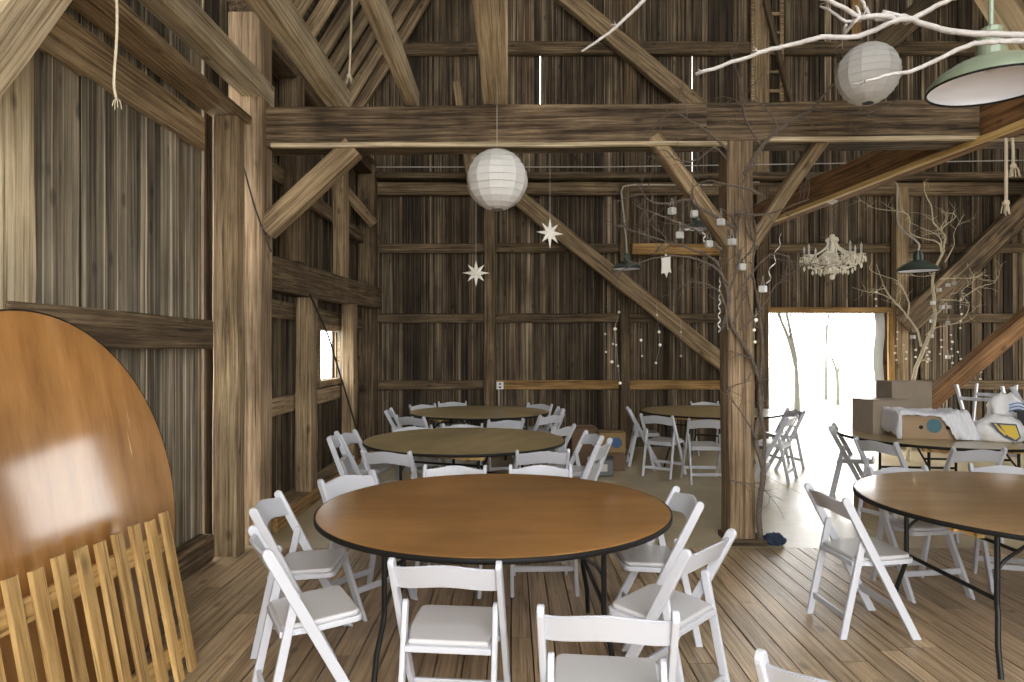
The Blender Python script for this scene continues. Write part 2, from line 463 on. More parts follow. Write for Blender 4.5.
def boards(name, axis, fixed, a0, a1, zfun, mat, openings=(), thick=0.024, wr=(0.13, 0.26), gap=(0.003, 0.012), zbase=0.0, depth=0.014, sign=1, wide=(), backing=True):
    """a wall of vertical boards: axis 'x' runs along X at y=fixed, axis 'y' along Y at x=fixed; openings (a0, a1, z0, z1)"""
    bm = bmesh.new()
    a = a0
    rnd = random.Random(hash(name) % 1000 if False else sum(map(ord, name)))
    while a < a1:
        w = rnd.uniform(*wr)
        b = min(a + w, a1)
        g = rnd.uniform(*gap)
        for (s, gw, *_z) in wide:
            if a < s < b:
                b = s; g = gw
        dz = rnd.uniform(0, depth) * sign
        mid = (a + b) / 2
        top = zfun(mid) if callable(zfun) else zfun
        cuts = [(zbase, top)]
        for (o0, o1, z0, z1) in openings:
            if o0 < mid < o1:
                new = []
                for (l, h) in cuts:
                    if z1 <= l or z0 >= h: new.append((l, h)); continue
                    if z0 > l: new.append((l, z0))
                    if z1 < h: new.append((z1, h))
                cuts = new
        for (l, h) in cuts:
            if h - l < 0.02: continue
            n = max(1, int((h - l) / 0.5))
            # slightly warped edges
            for_l = [(a + g / 2 + rnd.uniform(-.003, .003), b - g / 2 + rnd.uniform(-.003, .003), l + (h - l) * i / n, dz + rnd.uniform(-.003, .003)) for i in range(n + 1)]
            rings = []
            for (x0, x1, z, dd) in for_l:
                y0, y1 = fixed + dd, fixed + dd + thick * sign
                if axis == 'x':
                    rings.append([bm.verts.new(v) for v in ((x0, y0, z), (x1, y0, z), (x1, y1, z), (x0, y1, z))])
                else:
                    rings.append([bm.verts.new(v) for v in ((y0, x0, z), (y0, x1, z), (y1, x1, z), (y1, x0, z))])
            for r0, r1 in zip(rings, rings[1:]):
                for k in range(4):
                    bm.faces.new((r0[k], r0[(k + 1) % 4], r1[(k + 1) % 4], r1[k]))
            bm.faces.new(rings[0][::-1]); bm.faces.new(rings[-1])
        a = b
    if backing:
        # added sheet that blocks daylight behind the gaps, left open at the slits and openings
        edges = sorted({a0, a1} | {e for o in openings for e in o[:2]} | {e for (s, gw, *_z) in wide for e in (s - gw, s + gw)} | {a0 + (a1 - a0) * k / 24 for k in range(25)})
        for e0, e1 in zip(edges, edges[1:]):
            mid = (e0 + e1) / 2
            top = min(zfun(e0), zfun(e1)) if callable(zfun) else zfun
            cuts = [(zbase, top)]
            for (s, gw, w0, w1) in wide:
                if abs(mid - s) < gw: cuts = [(zbase, w0), (w1, top)]
            for (o0, o1, z0, z1) in openings:
                if o0 < mid < o1: cuts = [(z, h) for z, h in ((zbase, z0), (z1, top)) if h - z > 0.02]
            for (l, h) in cuts:
                y0, y1 = fixed + sign * (depth + thick + 0.008), fixed + sign * (depth + thick + 0.03)
                if axis == 'x': add_box(bm, e0, e1, min(y0, y1), max(y0, y1), l, h)
                else: add_box(bm, min(y0, y1), max(y0, y1), e0, e1, l, h)
    o = link(name, bm, mat)
    return tag(o, kind='structure')


DOOR = (4.14, 6.06, 0.0, 2.19)
wb = boards('wall_back', 'x', YB, XL - 0.35, XR + 0.3, lambda x: roof_z(x) + 0.9, M['wall'], [DOOR], wr=(0.075, 0.17), gap=(0.004, 0.024), depth=0.045,
            wide=((0.46, 0.012, 5.3, 6.4), (2.94, 0.014, 4.45, 6.4)))
tag(wb, 'dark weathered vertical board wall behind the far tables, with the bright doorway', 'wall')
WIN = (8.45, 9.5, 1.20, 1.84)
boards('wall_left', 'y', XL, 5.43, YB + 0.05, 4.6, M['wall'], [WIN], wr=(0.08, 0.17), gap=(0.004, 0.022), sign=-1, depth=0.045)
wl = bpy.data.objects['wall_left']
tag(wl, 'brown vertical board wall behind the studs and the small bright window', 'wall')
wp = boards('wall_left_front', 'y', XL + 0.06, 2.2, 5.215, 4.6, M['wall_grey'], [], wr=(0.06, 0.13), gap=(0.003, 0.012), sign=-1, depth=0.045)
tag(wp, 'grey weathered vertical boarding behind the leaning round tabletop', 'wall')
boards('wall_left_rear', 'y', XL + 0.02, YF, 2.2, 4.6, M['wall_grey'], [], wr=(0.12, 0.22), gap=(-0.02,-0.012), sign=-1)
tag(bpy.data.objects['wall_left_rear'], 'grey vertical boarding beside the camera, out of view', 'wall')
# right wall with a wide open barn door (out of the frame)
boards('wall_right', 'y', XR, YF, YB + 0.05, 4.6, M['wall'], [(6.0, 9.4, 0, 3.0)], wr=(0.12, 0.24), gap=(-0.02,-0.012))
tag(bpy.data.objects['wall_right'], 'board wall on the far right with an open barn door', 'wall')

# front wall behind the camera with a tall opening shaped to let in daylight
boards('wall_front', 'x', YF, XL - 0.35, XR + 0.3, lambda x: roof_z(x) + 0.35, M['wall'], [(-1.0, 4.0, 0, 7.6)], wr=(0.12, 0.24), gap=(-0.02, -0.012), sign=-1)
tag(bpy.data.objects['wall_front'], 'board wall behind the camera with a tall opening added for daylight', 'wall')

# deck floor
bm = bmesh.new()
rnd = random.Random(3)
x = XL - 0.3
while x < XR:
    w = rnd.uniform(0.105, 0.15)
    y = YF
    while y < DECK_END:
        ln = rnd.uniform(2.2, 4.6)
        y1 = min(y + ln, DECK_END)
        if DECK_END - y1 < 0.6: y1 = DECK_END
        dz = rnd.uniform(-0.0025, 0)
        add_box(bm, x + 0.003, x + w - 0.005, y + 0.001, y1 - 0.002, -0.03, dz)
        y = y1
    x += w
fl = link('floor', bm, M['deck'])
tag(fl, 'brown wooden plank floor under the front tables', 'floor', kind='structure')
bm = bmesh.new()
add_box(bm, XL - 0.4, XR + 0.3, YF, DECK_END, -0.2, -0.031)
tag(link('floor_underlay', bm, M['hole']), 'dark ground in the gaps below the plank floor', 'floor', kind='structure')
bm = bmesh.new()
for (ya, yb) in ((DECK_END + 0.004, 8.196), (8.204, YB + 0.12)):
    for (xa, xb) in ((XL - 0.3, 0.496), (0.504, 3.196), (3.204, 6.496), (6.504, XR)):
        add_box(bm, xa, xb, ya, yb, -0.15, -0.002)
tag(link('floor_concrete', bm, M['concrete']), 'smooth concrete floor slab under the far tables', 'floor', kind='structure')

# roof boarding
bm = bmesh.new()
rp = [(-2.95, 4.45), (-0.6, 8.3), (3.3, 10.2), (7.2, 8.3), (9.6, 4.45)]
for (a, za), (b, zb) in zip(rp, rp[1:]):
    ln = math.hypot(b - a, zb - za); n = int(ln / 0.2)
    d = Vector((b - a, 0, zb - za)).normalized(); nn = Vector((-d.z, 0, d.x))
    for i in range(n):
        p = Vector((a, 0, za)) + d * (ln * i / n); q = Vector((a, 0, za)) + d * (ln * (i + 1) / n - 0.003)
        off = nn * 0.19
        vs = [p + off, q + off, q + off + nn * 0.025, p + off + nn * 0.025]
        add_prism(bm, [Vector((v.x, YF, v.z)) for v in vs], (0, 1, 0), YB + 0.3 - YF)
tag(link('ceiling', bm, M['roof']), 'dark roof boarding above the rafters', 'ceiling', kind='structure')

# rafters on the left slope (and the rest of the roof)
a, za, b, zb = -2.95, 4.45, -0.6, 8.3
d = Vector((b - a, 0, zb - za)).normalized(); nn = Vector((-d.z, 0, d.x))
ordn = ['first', 'second', 'third', 'fourth', 'fifth', 'sixth', 'seventh', 'eighth', 'ninth', 'tenth', 'eleventh', 'twelfth', 'thirteenth', 'fourteenth', 'fifteenth', 'sixteenth', 'seventeenth', 'eighteenth', 'nineteenth', 'twentieth']
y = 4.6; k = 0
while y < YB - 0.1:
    c0 = Vector((a, y, za)) + nn * 0.085; c1 = Vector((b, y, zb)) + nn * 0.085
    timber('rafter', c0, c1, 0.085, 0.17, M['rafter'], 'sloping rafter under the left roof, %s counted from the camera' % ordn[k], 'rafter', up=nn, group='rafters of the left roof slope')
    y += 0.52; k += 1

# ground and open air outside the door
bm = bmesh.new()
add_box(bm, -30, 45, YB + 0.14, 60, -0.25, -0.05)
tag(link('ground_outside', bm, M['outdoor_ground']), 'bright ground outside the doorway', 'ground', kind='structure')
bm = bmesh.new()
add_box(bm, XR + 0.1, 45, -30, YB + 0.1, -0.25, -0.05)
add_box(bm, -30, XL - 0.5, -30, YB + 0.1, -0.25, -0.05)
tag(link('ground_beside', bm, M['outdoor_ground']), 'bright ground outside beside the barn', 'ground', kind='structure')
bm = bmesh.new()
add_box(bm, XL - 0.45, XR + 0.1, -30, YF - 0.02, -0.25, -0.05)
tag(link('ground_front', bm, M['outdoor_ground']), 'bright ground outside behind the camera', 'ground', kind='structure')

T, TD, TP, TO, TB, TG = M['timber'], M['timber_dark'], M['timber_pale'], M['timber_orange'], M['timber_brown'], M['timber_girt']

# --- posts
timber('timber_post', (-2.215, 5.32, 0), (-2.215, 5.32, 3.40), 0.19, 0.17, T, 'narrow front timber post beside the slit of daylight', 'post', up=(0, 1, 0))
timber('timber_post', (-2.185, 5.68, 0), (-2.185, 5.68, 4.35), 0.27, 0.27, M['timber_red'], 'thick timber post carrying the left end of the tie beam', 'post', up=(0, 1, 0))
timber('timber_post', (1.885, 5.675, 0.05), (1.865, 5.675, 3.30), 0.21, 0.25, M['timber_red'], 'thick timber post wound with vines in the middle of the barn', 'post', up=(0, 1, 0))
bm = bmesh.new(); add_box(bm, 1.77, 2.07, 5.51, 5.85, 0, 0.05, bevel=0.008)
tag(link('post_plinth', bm, TD), 'flat wooden plinth under the vine wound post', 'plinth', kind='structure')
timber('timber_post', (-2.30, YB - 0.22, 0), (-2.30, YB - 0.22, 4.5), 0.26, 0.26, TG, 'dark corner post where left and back walls meet', 'post', up=(0, 1, 0))
timber('timber_post', (-2.36, 2.80, 0), (-2.36, 2.80, 4.4), 0.10, 1.0, TP, 'wide pale board post behind the leaning tabletop', 'post', up=(0, 1, 0))
# --- tie beam
timber('tie_beam', (-2.30, 5.80, 3.445), (1.6, 5.72, 3.46), 0.28, 0.33, TD, 'dark hewn tie beam across the barn, left length up to the vine post', 'beam')
timber('tie_beam', (1.6, 5.72, 3.46), (9.0, 5.56, 3.49), 0.28, 0.33, TD, 'dark hewn tie beam across the barn, right length beyond the vine post', 'beam')
for (xa, xb, lab) in ((-1.98, 1.76, 'left'), (2.05, 8.9, 'right')):  # pale strips paint the light on the beam's lower edge
    timber('lit_edge_1' if lab == 'left' else 'lit_edge_2', (xa, 5.60 if lab == 'left' else 5.52, 3.275 if lab == 'left' else 3.30), (xb, 5.585 if lab == 'left' else 5.42, 3.283 if lab == 'left' else 3.32), 0.05, 0.035, TP, 'pale strip painting the lit underside of the tie beam, %s of the vine post' % lab, 'lit_edge')
# --- braces of the front frame
timber('diagonal_brace', P(266, 230, 5.68), P(354, 148, 5.68), 0.17, 0.16, T, 'short diagonal brace between the left post and the tie beam', 'brace', up=(0, 1, 0))
timber('diagonal_brace', P(653, 138, 5.66), P(735, 252, 5.66), 0.11, 0.16, T, 'diagonal brace rising left from the vine post to the tie beam', 'brace', up=(0, 1, 0))
timber('diagonal_brace', P(824, 136, 5.66), P(750, 244, 5.66), 0.105, 0.16, T, 'diagonal brace rising right from the vine post to the tie beam', 'brace', up=(0, 1, 0))
timber('diagonal_brace', P(-87, 118, 2.75), P(186, -240, 2.75), 0.26, 0.26, TP, 'big pale diagonal brace in the upper left corner', 'brace', up=(0, 1, 0))
timber('diagonal_brace', P(872, -255, 2.7), P(1168, 220.5, 2.7), 0.22, 0.22, TP, 'pale diagonal brace in the upper right corner', 'brace', up=(0, 1, 0))
# --- plates along the left wall
timber('wall_plate', (-2.21, 0.4, 3.435), (-2.21, 5.45, 3.435), 0.25, 0.07, T, 'long plate beam over the grey boards on the left', 'beam')
timber('wall_plate', (-2.37, 2.9, 3.24), (-2.37, 5.19, 3.24), 0.05, 0.26, T, 'header board along the top of the grey boarding', 'beam')
timber('wall_girt', (-2.33, 3.1, 1.71), (-2.33, 5.19, 1.71), 0.10, 0.22, TG, 'dark horizontal girt across the grey boards', 'girt')
timber('wall_sill', (-2.32, 3.1, 0.10), (-2.32, 5.15, 0.10), 0.12, 0.20, TD, 'dark sill timber below the grey boards', 'sill')
timber('ceiling_joist', (-2.13, 0.4, 3.76), (-2.13, 5.85, 3.76), 0.17, 0.20, TP, 'pale joist running back over the left post', 'joist')
timber('ceiling_joist', (-1.47, 0.6, 3.72), (-1.47, 5.85, 3.72), 0.155, 0.20, TP, 'pale joist resting on the tie beam near its left end', 'joist')
timber('ceiling_joist', (-0.845, 0.6, 3.72), (-0.845, 5.85, 3.72), 0.10, 0.18, TP, 'slim pale joist resting on the tie beam, second from the left end', 'joist')
timber('ceiling_joist', (-0.135, 0.6, 3.73), (-0.135, 5.75, 3.73), 0.20, 0.21, TP, 'broad pale joist ending above the paper globe lantern', 'joist')
# --- left wall framing
timber('wall_girt', (-2.36, 5.85, 2.31), (-2.16, YB - 0.3, 2.40), 0.20, 0.33, TG, 'heavy horizontal beam along the left wall above the window', 'beam')
timber('wall_stud', (-2.22, 7.35, 0.08), (-2.22, 7.35, 2.15), 0.18, 0.22, T, 'stud in the left wall below the heavy beam, nearer the camera', 'stud', up=(0, 1, 0))
timber('wall_stud', (-2.22, 9.30, 0.08), (-2.22, 9.30, 2.25), 0.17, 0.22, T, 'stud beyond the small window in the left wall', 'stud', up=(0, 1, 0))
timber('wall_stud', (-2.28, 7.05, 2.5), (-2.28, 7.05, 4.4), 0.20, 0.22, TG, 'upper stud above the heavy left wall beam, nearer the camera', 'stud', up=(0, 1, 0))
timber('wall_stud', (-2.24, 8.9, 2.52), (-2.24, 8.9, 4.4), 0.17, 0.2, T, 'upper stud above the heavy left wall beam, farther back', 'stud', up=(0, 1, 0))
timber('wall_girt', (-2.37, 5.85, 1.02), (-2.37, 7.24, 1.02), 0.09, 0.17, T, 'short girt in the left wall between post and stud', 'girt')
timber('wall_girt', (-2.37, 7.48, 1.02), (-2.37, 9.19, 1.02), 0.09, 0.17, T, 'short girt in the left wall under the small window', 'girt')
timber('wall_girt', (-2.37, 9.42, 1.02), (-2.37, YB - 0.36, 1.02), 0.09, 0.17, TG, 'short girt in the left wall beside the corner post', 'girt')
timber('wall_girt', (-2.37, 5.85, 3.35), (-2.37, YB - 0.36, 3.35), 0.08, 0.18, TG, 'upper girt on the left wall under the roof', 'girt')
timber('wall_girt', (-2.37, 5.85, 2.0), (-2.37, YB - 0.36, 2.0), 0.06, 0.18, TG, 'girt just under the heavy left wall beam', 'girt')
timber('wall_sill', (-2.26, 5.9, 0.04), (-2.26, YB - 0.36, 0.04), 0.30, 0.08, T, 'floor sill ledge along the left wall', 'sill')
timber('wall_sill', (-2.06, 5.9, 0.065), (-2.06, 9.9, 0.065), 0.05, 0.13, TO, 'edging board along the foot of the left wall, orange as if lit', 'sill')  # orange colour paints the yellow light falling on a dark curb
timber('wall_plate', (-2.32, 5.85, 4.48), (-2.32, YB - 0.1, 4.48), 0.24, 0.24, TG, 'top plate under the left roof slope', 'beam')
timber('diagonal_brace', P(322, 165, 9.6), P(372, 222, 10.7), 0.16, 0.16, T, 'small diagonal brace in the far left corner', 'brace', up=(0, 1, 0))

# --- back wall girts and studs
def girt(x0, x1, z, h=0.17, d=0.09, mat=TG, lab=''):
    timber('wall_girt', (x0, YB - d / 2 - 0.004, z), (x1, YB - d / 2 - 0.004, z), d, h, mat, lab, 'girt')


rows = [(1.02, 'lowest'), (2.10, 'second'), (3.23, 'third'), (4.18, 'fourth'), (6.45, 'highest')]
for z, nm in rows:
    segs = [(-2.16, -0.46), (-0.26, 1.72), (1.9, 4.0), (6.35, 9.1)] if z < 4 else [(-2.16, 9.1)]
    names = ['left of the slim stud', 'between the two back wall studs', 'beside the vine post', 'right of the doorway']
    for i, (xa, xb) in enumerate(segs):
        if z > 2.3 and len(segs) > 1 and i == 2: xb = 6.1
        mat = TO if (z < 1.5 and i in (1, 2)) else TG
        lab = '%s horizontal girt on the back wall %s' % (nm, names[i]) if len(segs) > 1 else '%s long horizontal girt across the back wall' % nm
        girt(xa, xb, z, 0.15 if z < 4 else 0.2, 0.08 if z < 4 else 0.12, mat, lab)
timber('wall_plate', (-2.16, YB - 0.14, 4.36), (9.1, YB - 0.14, 4.36), 0.26, 0.10, TG, 'ledge timber above the fourth girt on the back wall', 'beam')
timber('wall_stud', (-0.36, YB - 0.09, 0), (-0.36, YB - 0.09, 4.2), 0.18, 0.16, TG, 'slim stud in the back wall behind the hanging stars', 'stud', up=(0, 1, 0))
timber('wall_stud', (1.81, YB - 0.09, 0), (1.81, YB - 0.09, 4.2), 0.16, 0.16, TG, 'stud in the back wall left of the vine post', 'stud', up=(0, 1, 0))
timber('wall_stud', (6.25, YB - 0.09, 0), (6.25, YB - 0.09, 4.2), 0.20, 0.16, T, 'stud on the right side of the doorway', 'stud', up=(0, 1, 0))
timber('wall_stud', (4.02, YB - 0.09, 0), (4.02, YB - 0.09, 4.2), 0.20, 0.16, TG, 'stud on the left side of the doorway', 'stud', up=(0, 1, 0))
timber('wall_stud', (4.0, YB - 0.09, 4.4), (4.0, YB - 0.09, 8.8), 0.24, 0.16, T, 'tall upper post beside the ladder on the back wall', 'stud', up=(0, 1, 0))
timber('wall_stud', (1.9, YB - 0.08, 4.4), (1.9, YB - 0.08, 8.5), 0.2, 0.14, TG, 'tall upper stud high on the back wall', 'stud', up=(0, 1, 0))
timber('door_lintel', (4.05, YB - 0.06, 2.23), (6.2, YB - 0.06, 2.23), 0.1, 0.09, TO, 'orange lintel over the bright doorway', 'lintel')
timber('door_jamb', (6.1, YB - 0.11, 0), (6.1, YB - 0.11, 2.2), 0.10, 0.07, TO, 'orange jamb on the right of the bright doorway', 'jamb', up=(0, 1, 0))
timber('door_jamb', (4.10, YB - 0.06, 0), (4.10, YB - 0.06, 2.2), 0.07, 0.1, TO, 'jamb on the left of the bright doorway', 'jamb', up=(0, 1, 0))
timber('diagonal_brace', P(470, 160, 10.75), P(742, 379, 10.75), 0.14, 0.25, T, 'long diagonal brace on the back wall left of the vine post', 'brace')
timber('diagonal_brace', P(560, -8, 10.8), P(710, 118, 10.8), 0.14, 0.28, T, 'long diagonal brace high on the back wall above the tie beam', 'brace')
timber('diagonal_brace', P(878, 50, 10.8), P(975, -40, 10.8), 0.14, 0.34, TG, 'diagonal brace high on the back wall behind the right paper globe', 'brace')
timber('diagonal_brace', P(905, 325, 10.75), P(1060, 175, 10.75), 0.14, 0.36, TD, 'brown diagonal brace on the back wall behind the pale tree', 'brace')
timber('diagonal_brace', P(890, 433.2, 8.9), P(1085, 269, 8.9), 0.2, 0.21, TB, 'orange diagonal brace at far right behind the box covered table', 'brace')
timber('wall_girt', P(457, 84, 10.7), P(470, 175, 10.7), 0.12, 0.22, T, 'short upright board above the lantern at the back wall', 'board', up=(0, 1, 0))
timber('wall_girt', P(632, 249, 10.85), P(722, 250, 10.85), 0.12, 0.17, TO, 'horizontal timber on the back wall left of the vine post, orange as if lit', 'board')  # orange here is the glow on the girt, put into its colour
timber('wall_girt', (5.57, YB - 0.05, 6.6), (5.57, YB - 0.05, 8.0), 0.16, 0.05, TO, 'orange board end high on the back wall', 'board', up=(0, 1, 0))
timber('timber_post', (7.66, 8.9, 0), (7.66, 8.9, 4.6), 0.26, 0.26, T, 'timber post at the far right carrying the orange brace', 'post', up=(0, 1, 0))
timber('timber_post', (2.78, 2.75, 0), (2.78, 2.75, 3.95), 0.24, 0.24, T, 'timber post close to the camera on the right, outside the view', 'post', up=(0, 1, 0))
# --- longitudinal brown beam on the right
timber('floor_joist_beam', (4.35, 1.0, 3.46), (3.36, YB - 0.02, 3.46), 0.20, 0.33, TB, 'brown beam running back from the tie beam to the back wall', 'beam')
timber('lit_edge_3', (4.215, 1.0, 3.285), (3.225, YB - 0.2, 3.285), 0.06, 0.05, M['runner'], 'pale yellow strip painting door light along the bottom of the brown beam', 'lit_edge')  # yellow strip stands for doorway light on the beam's bottom face
# --- more roof framing on the right and overhead (mostly out of frame)
timber('tie_beam', (-2.3, 2.9, 4.1), (9, 2.9, 4.1), 0.3, 0.3, TD, 'tie beam overhead above the camera', 'beam')

# window in the left wall
bm = bmesh.new()
y0, y1, z0, z1 = WIN
for (a_, b_, c_, d_) in ((y0 - .05, y1 + .05, z1, z1 + .09), (y0 - .05, y1 + .05, z0 - .08, z0), (y0 - .07, y0, z0, z1), (y1, y1 + .07, z0, z1)):
    add_box(bm, XL - 0.02, XL + 0.045, a_, b_, c_, d_)
tag(link('window_1', bm, T), 'small bright window opening in the left wall', 'window', kind='structure')
# torn sheer over the window
bm = bmesh.new()
g = [[None] * 9 for _ in range(9)]
for i in range(9):
    for j in range(9):
        u, v = i / 8, j / 8
        g[i][j] = bm.verts.new((XL + 0.055 + 0.012 * math.sin(u * 9), y1 - 0.02 - 0.30 * u * (1 - 0.55 * math.sin(v * PI)), z1 + 0.02 - v * 0.66))
for i in range(8):
    for j in range(8):
        bm.faces.new((g[i][j], g[i + 1][j], g[i + 1][j + 1], g[i][j + 1]))
tag(link('window_curtain', bm, M['sheer'], smooth=True), 'torn white sheer hanging at the edge of the small left window', 'curtain')

# doorway curtain and fringe
cr = empty('door_curtain', (5.1, YB - 0.02, 2.2))
tag(cr, 'sheer white curtain bunched at the right of the doorway with a fringe along the top', 'curtain')
bm = bmesh.new()
prev = None
for i in range(25):
    u = i / 24
    xx = 0.74 + 0.15 * u; yy = 0.02 * math.sin(u * 38) - 0.07
    col_ = [bm.verts.new((xx + (0.02 * math.sin(k * 1.3) if k else 0), yy, -0.02 - 2.05 * k / 10)) for k in range(11)]
    if prev:
        for k in range(10): bm.faces.new((prev[k], col_[k], col_[k + 1], prev[k + 1]))
    prev = col_
link('curtain_panel', bm, M['sheer'], cr, smooth=True)
bm = bmesh.new()
rnd = random.Random(5)
for i in range(110):
    xx = -0.93 + 1.8 * i / 109
    l = rnd.uniform(0.05, 0.13)
    add_tube(bm, [(xx, -0.06, 0), (xx + rnd.uniform(-.01, .01), -0.06, -l)], 0.006, 4)
link('fringe', bm, M['fringe'], cr)

# trees outside
def outside_tree(pts, r, label):
    root = empty('bare_tree', pts[0][0])
    base = Vector(pts[0][0])
    tag(root, label, 'tree')
    for i, pl in enumerate(pts):
        bm = bmesh.new()
        add_tube(bm, smooth_path([Vector(p) - base for p in pl], 4), (lambda t, i=i: r * (1 - 0.6 * t) * (1 if i == 0 else 0.6)), 8)
        link('trunk' if i == 0 else 'bough', bm, M['tree_bark'], root, smooth=True)


def gp(px, py, Y):
    p = P(px, py, Y); return p


outside_tree([[Vector((gp(797, 420, 16).x, 16, -0.1)), gp(797, 390, 16), gp(796, 364, 16)], [gp(796, 366, 16), gp(789, 340, 16), gp(778, 312, 16), gp(770, 280, 16)], [gp(796, 362, 16), gp(790, 330, 16), gp(784, 300, 16)]], 0.09, 'forked bare tree outside, on the left of the doorway')
outside_tree([[Vector((gp(826, 400, 22).x, 22, -0.1)), gp(826, 370, 22), gp(826, 320, 22)], [gp(826, 345, 22), gp(829, 310, 22)]], 0.06, 'thin upright sapling outside, in the middle of the doorway')
outside_tree([[Vector((gp(838, 400, 20).x, 20, -0.1)), gp(837, 374, 20), gp(831, 356, 20)], [gp(837, 376, 20), gp(841, 360, 20)]], 0.06, 'short leaning stump outside, right of the sapling')

# ------------------------------------------------------------------ chairs
CW = 0.445


def rail_y(z):
    return -0.20 + 0.41 * (0.785 - z) / 0.785


def strip(pa, pb, w, round_a=True, flat_b=True, n=6):
    """outline in (y,z) of a bar from pa to pb, w wide; rounded at a, cut level at b"""
    a, b = Vector(pa), Vector(pb)
    d = (b - a).normalized(); nrm = Vector((-d.y, d.x))
    out = []
    a2 = a + d * w / 2
    for i in range(n + 1):
        t = PI * i / n
        out.append(a2 + nrm * (w / 2 * math.cos(t)) - d * (w / 2 * math.sin(t)))
    # level cut
    hw = w / 2 / max(0.2, abs(d.y))
    if flat_b:
        s = 1 if nrm.x > 0 else -1
        out.append(Vector((b.x - s * hw, b.y))); out.append(Vector((b.x + s * hw, b.y)))
    else:
        for i in range(n + 1):
            t = PI * i / n
            out.append(b - d * w / 2 - nrm * (w / 2 * math.cos(t)) + d * (w / 2 * math.sin(t)))
    return out


def make_chair():
    root = empty('folding_chair')
    for s in (-1, 1):
        bm = bmesh.new()
        o = strip((rail_y(0.785), 0.785), (rail_y(0), 0), 0.046)
        x0 = s * (CW / 2) - (0.024 if s > 0 else 0)
        add_prism(bm, [(x0, p.x, p.y) for p in o], (1, 0, 0), 0.024, 0.005)
        r = link('side_rail', bm, M['white'], root)
        bm = bmesh.new()
        o = strip((-0.070, 0.585), (-0.195, 0), 0.038)
        x0 = s * (CW / 2 - 0.027) - (0.022 if s > 0 else 0)
        add_prism(bm, [(x0, p.x, p.y) for p in o], (1, 0, 0), 0.022, 0.005)
        link('rear_leg', bm, M['white'], root)
    # curved back slat
    bm = bmesh.new()
    hw = CW / 2 - 0.022
    n = 14; th = 0.016
    rows_ = []
    for i in range(n + 1):
        u = -1 + 2 * i / n
        bow = 0.030 * (1 - u * u)
        arch = 0.022 * (0.5 + 0.5 * math.cos(PI * u))
        zt = 0.752 + arch; zb = 0.652 + arch * 0.9
        yt, yb = rail_y(zt) - bow, rail_y(zb) - bow
        rows_.append([bm.verts.new(v) for v in ((hw * u, yb - th / 2, zb), (hw * u, yt - th / 2, zt), (hw * u, yt + th / 2, zt), (hw * u, yb + th / 2, zb))])
    for a_, b_ in zip(rows_, rows_[1:]):
        for k in range(4):
            bm.faces.new((a_[k], a_[(k + 1) % 4], b_[(k + 1) % 4], b_[k]))
    bm.faces.new(rows_[0][::-1]); bm.faces.new(rows_[-1])
    bmesh.ops.recalc_face_normals(bm, faces=bm.faces)
    es = [e for e in bm.edges if abs(e.verts[0].co.x - e.verts[1].co.x) > 0.01]
    bmesh.ops.bevel(bm, geom=es, offset=0.005, segments=2, affect='EDGES')
    link('backrest', bm, M['white'], root, smooth=False)
    # seat
    def seat_outline(ins, z0):
        pts = []
        wb_, wf = 0.172 - ins, 0.196 - ins
        yb_, yf = -0.135 + ins, 0.215 - ins
        pts += [(-wb_, yb_), (-wb_, -0.055), (-wf, -0.005)]
        r = 0.035
        for i in range(5):
            t = PI / 2 * i / 4
            pts.append((-wf + r - r * math.cos(t), yf - r + r * math.sin(t)))
        for i in range(5):
            t = PI / 2 * (1 - i / 4)
            pts.append((wf - r + r * math.cos(t), yf - r + r * math.sin(t)))
        pts += [(wf, -0.005), (wb_, -0.055), (wb_, yb_)]
        return [(x_, y_, z0 + 0.06 * (y_ - 0.2)) for x_, y_ in pts]
    bm = bmesh.new()
    add_prism(bm, seat_outline(0, 0.415), (0, 0, 1), 0.026, 0.004)
    st = link('seat', bm, M['white'], root)
    bm = bmesh.new()
    add_prism(bm, seat_outline(0.012, 0.440), (0, 0, 1), 0.022, 0.009, 3)
    link('seat_pad', bm, M['pad'], st)
    # stretchers
    for (yy, zz, hw_, nm) in ((rail_y(0.15), 0.15, CW / 2 - 0.022, 'front_stretcher'), (-0.17, 0.115, CW / 2 - 0.047, 'rear_stretcher')):
        bm = bmesh.new()
        add_box(bm, -hw_, hw_, yy - 0.009, yy + 0.009, zz - 0.018, zz + 0.018, bevel=0.004)
        link(nm, bm, M['white'], root)
    return root


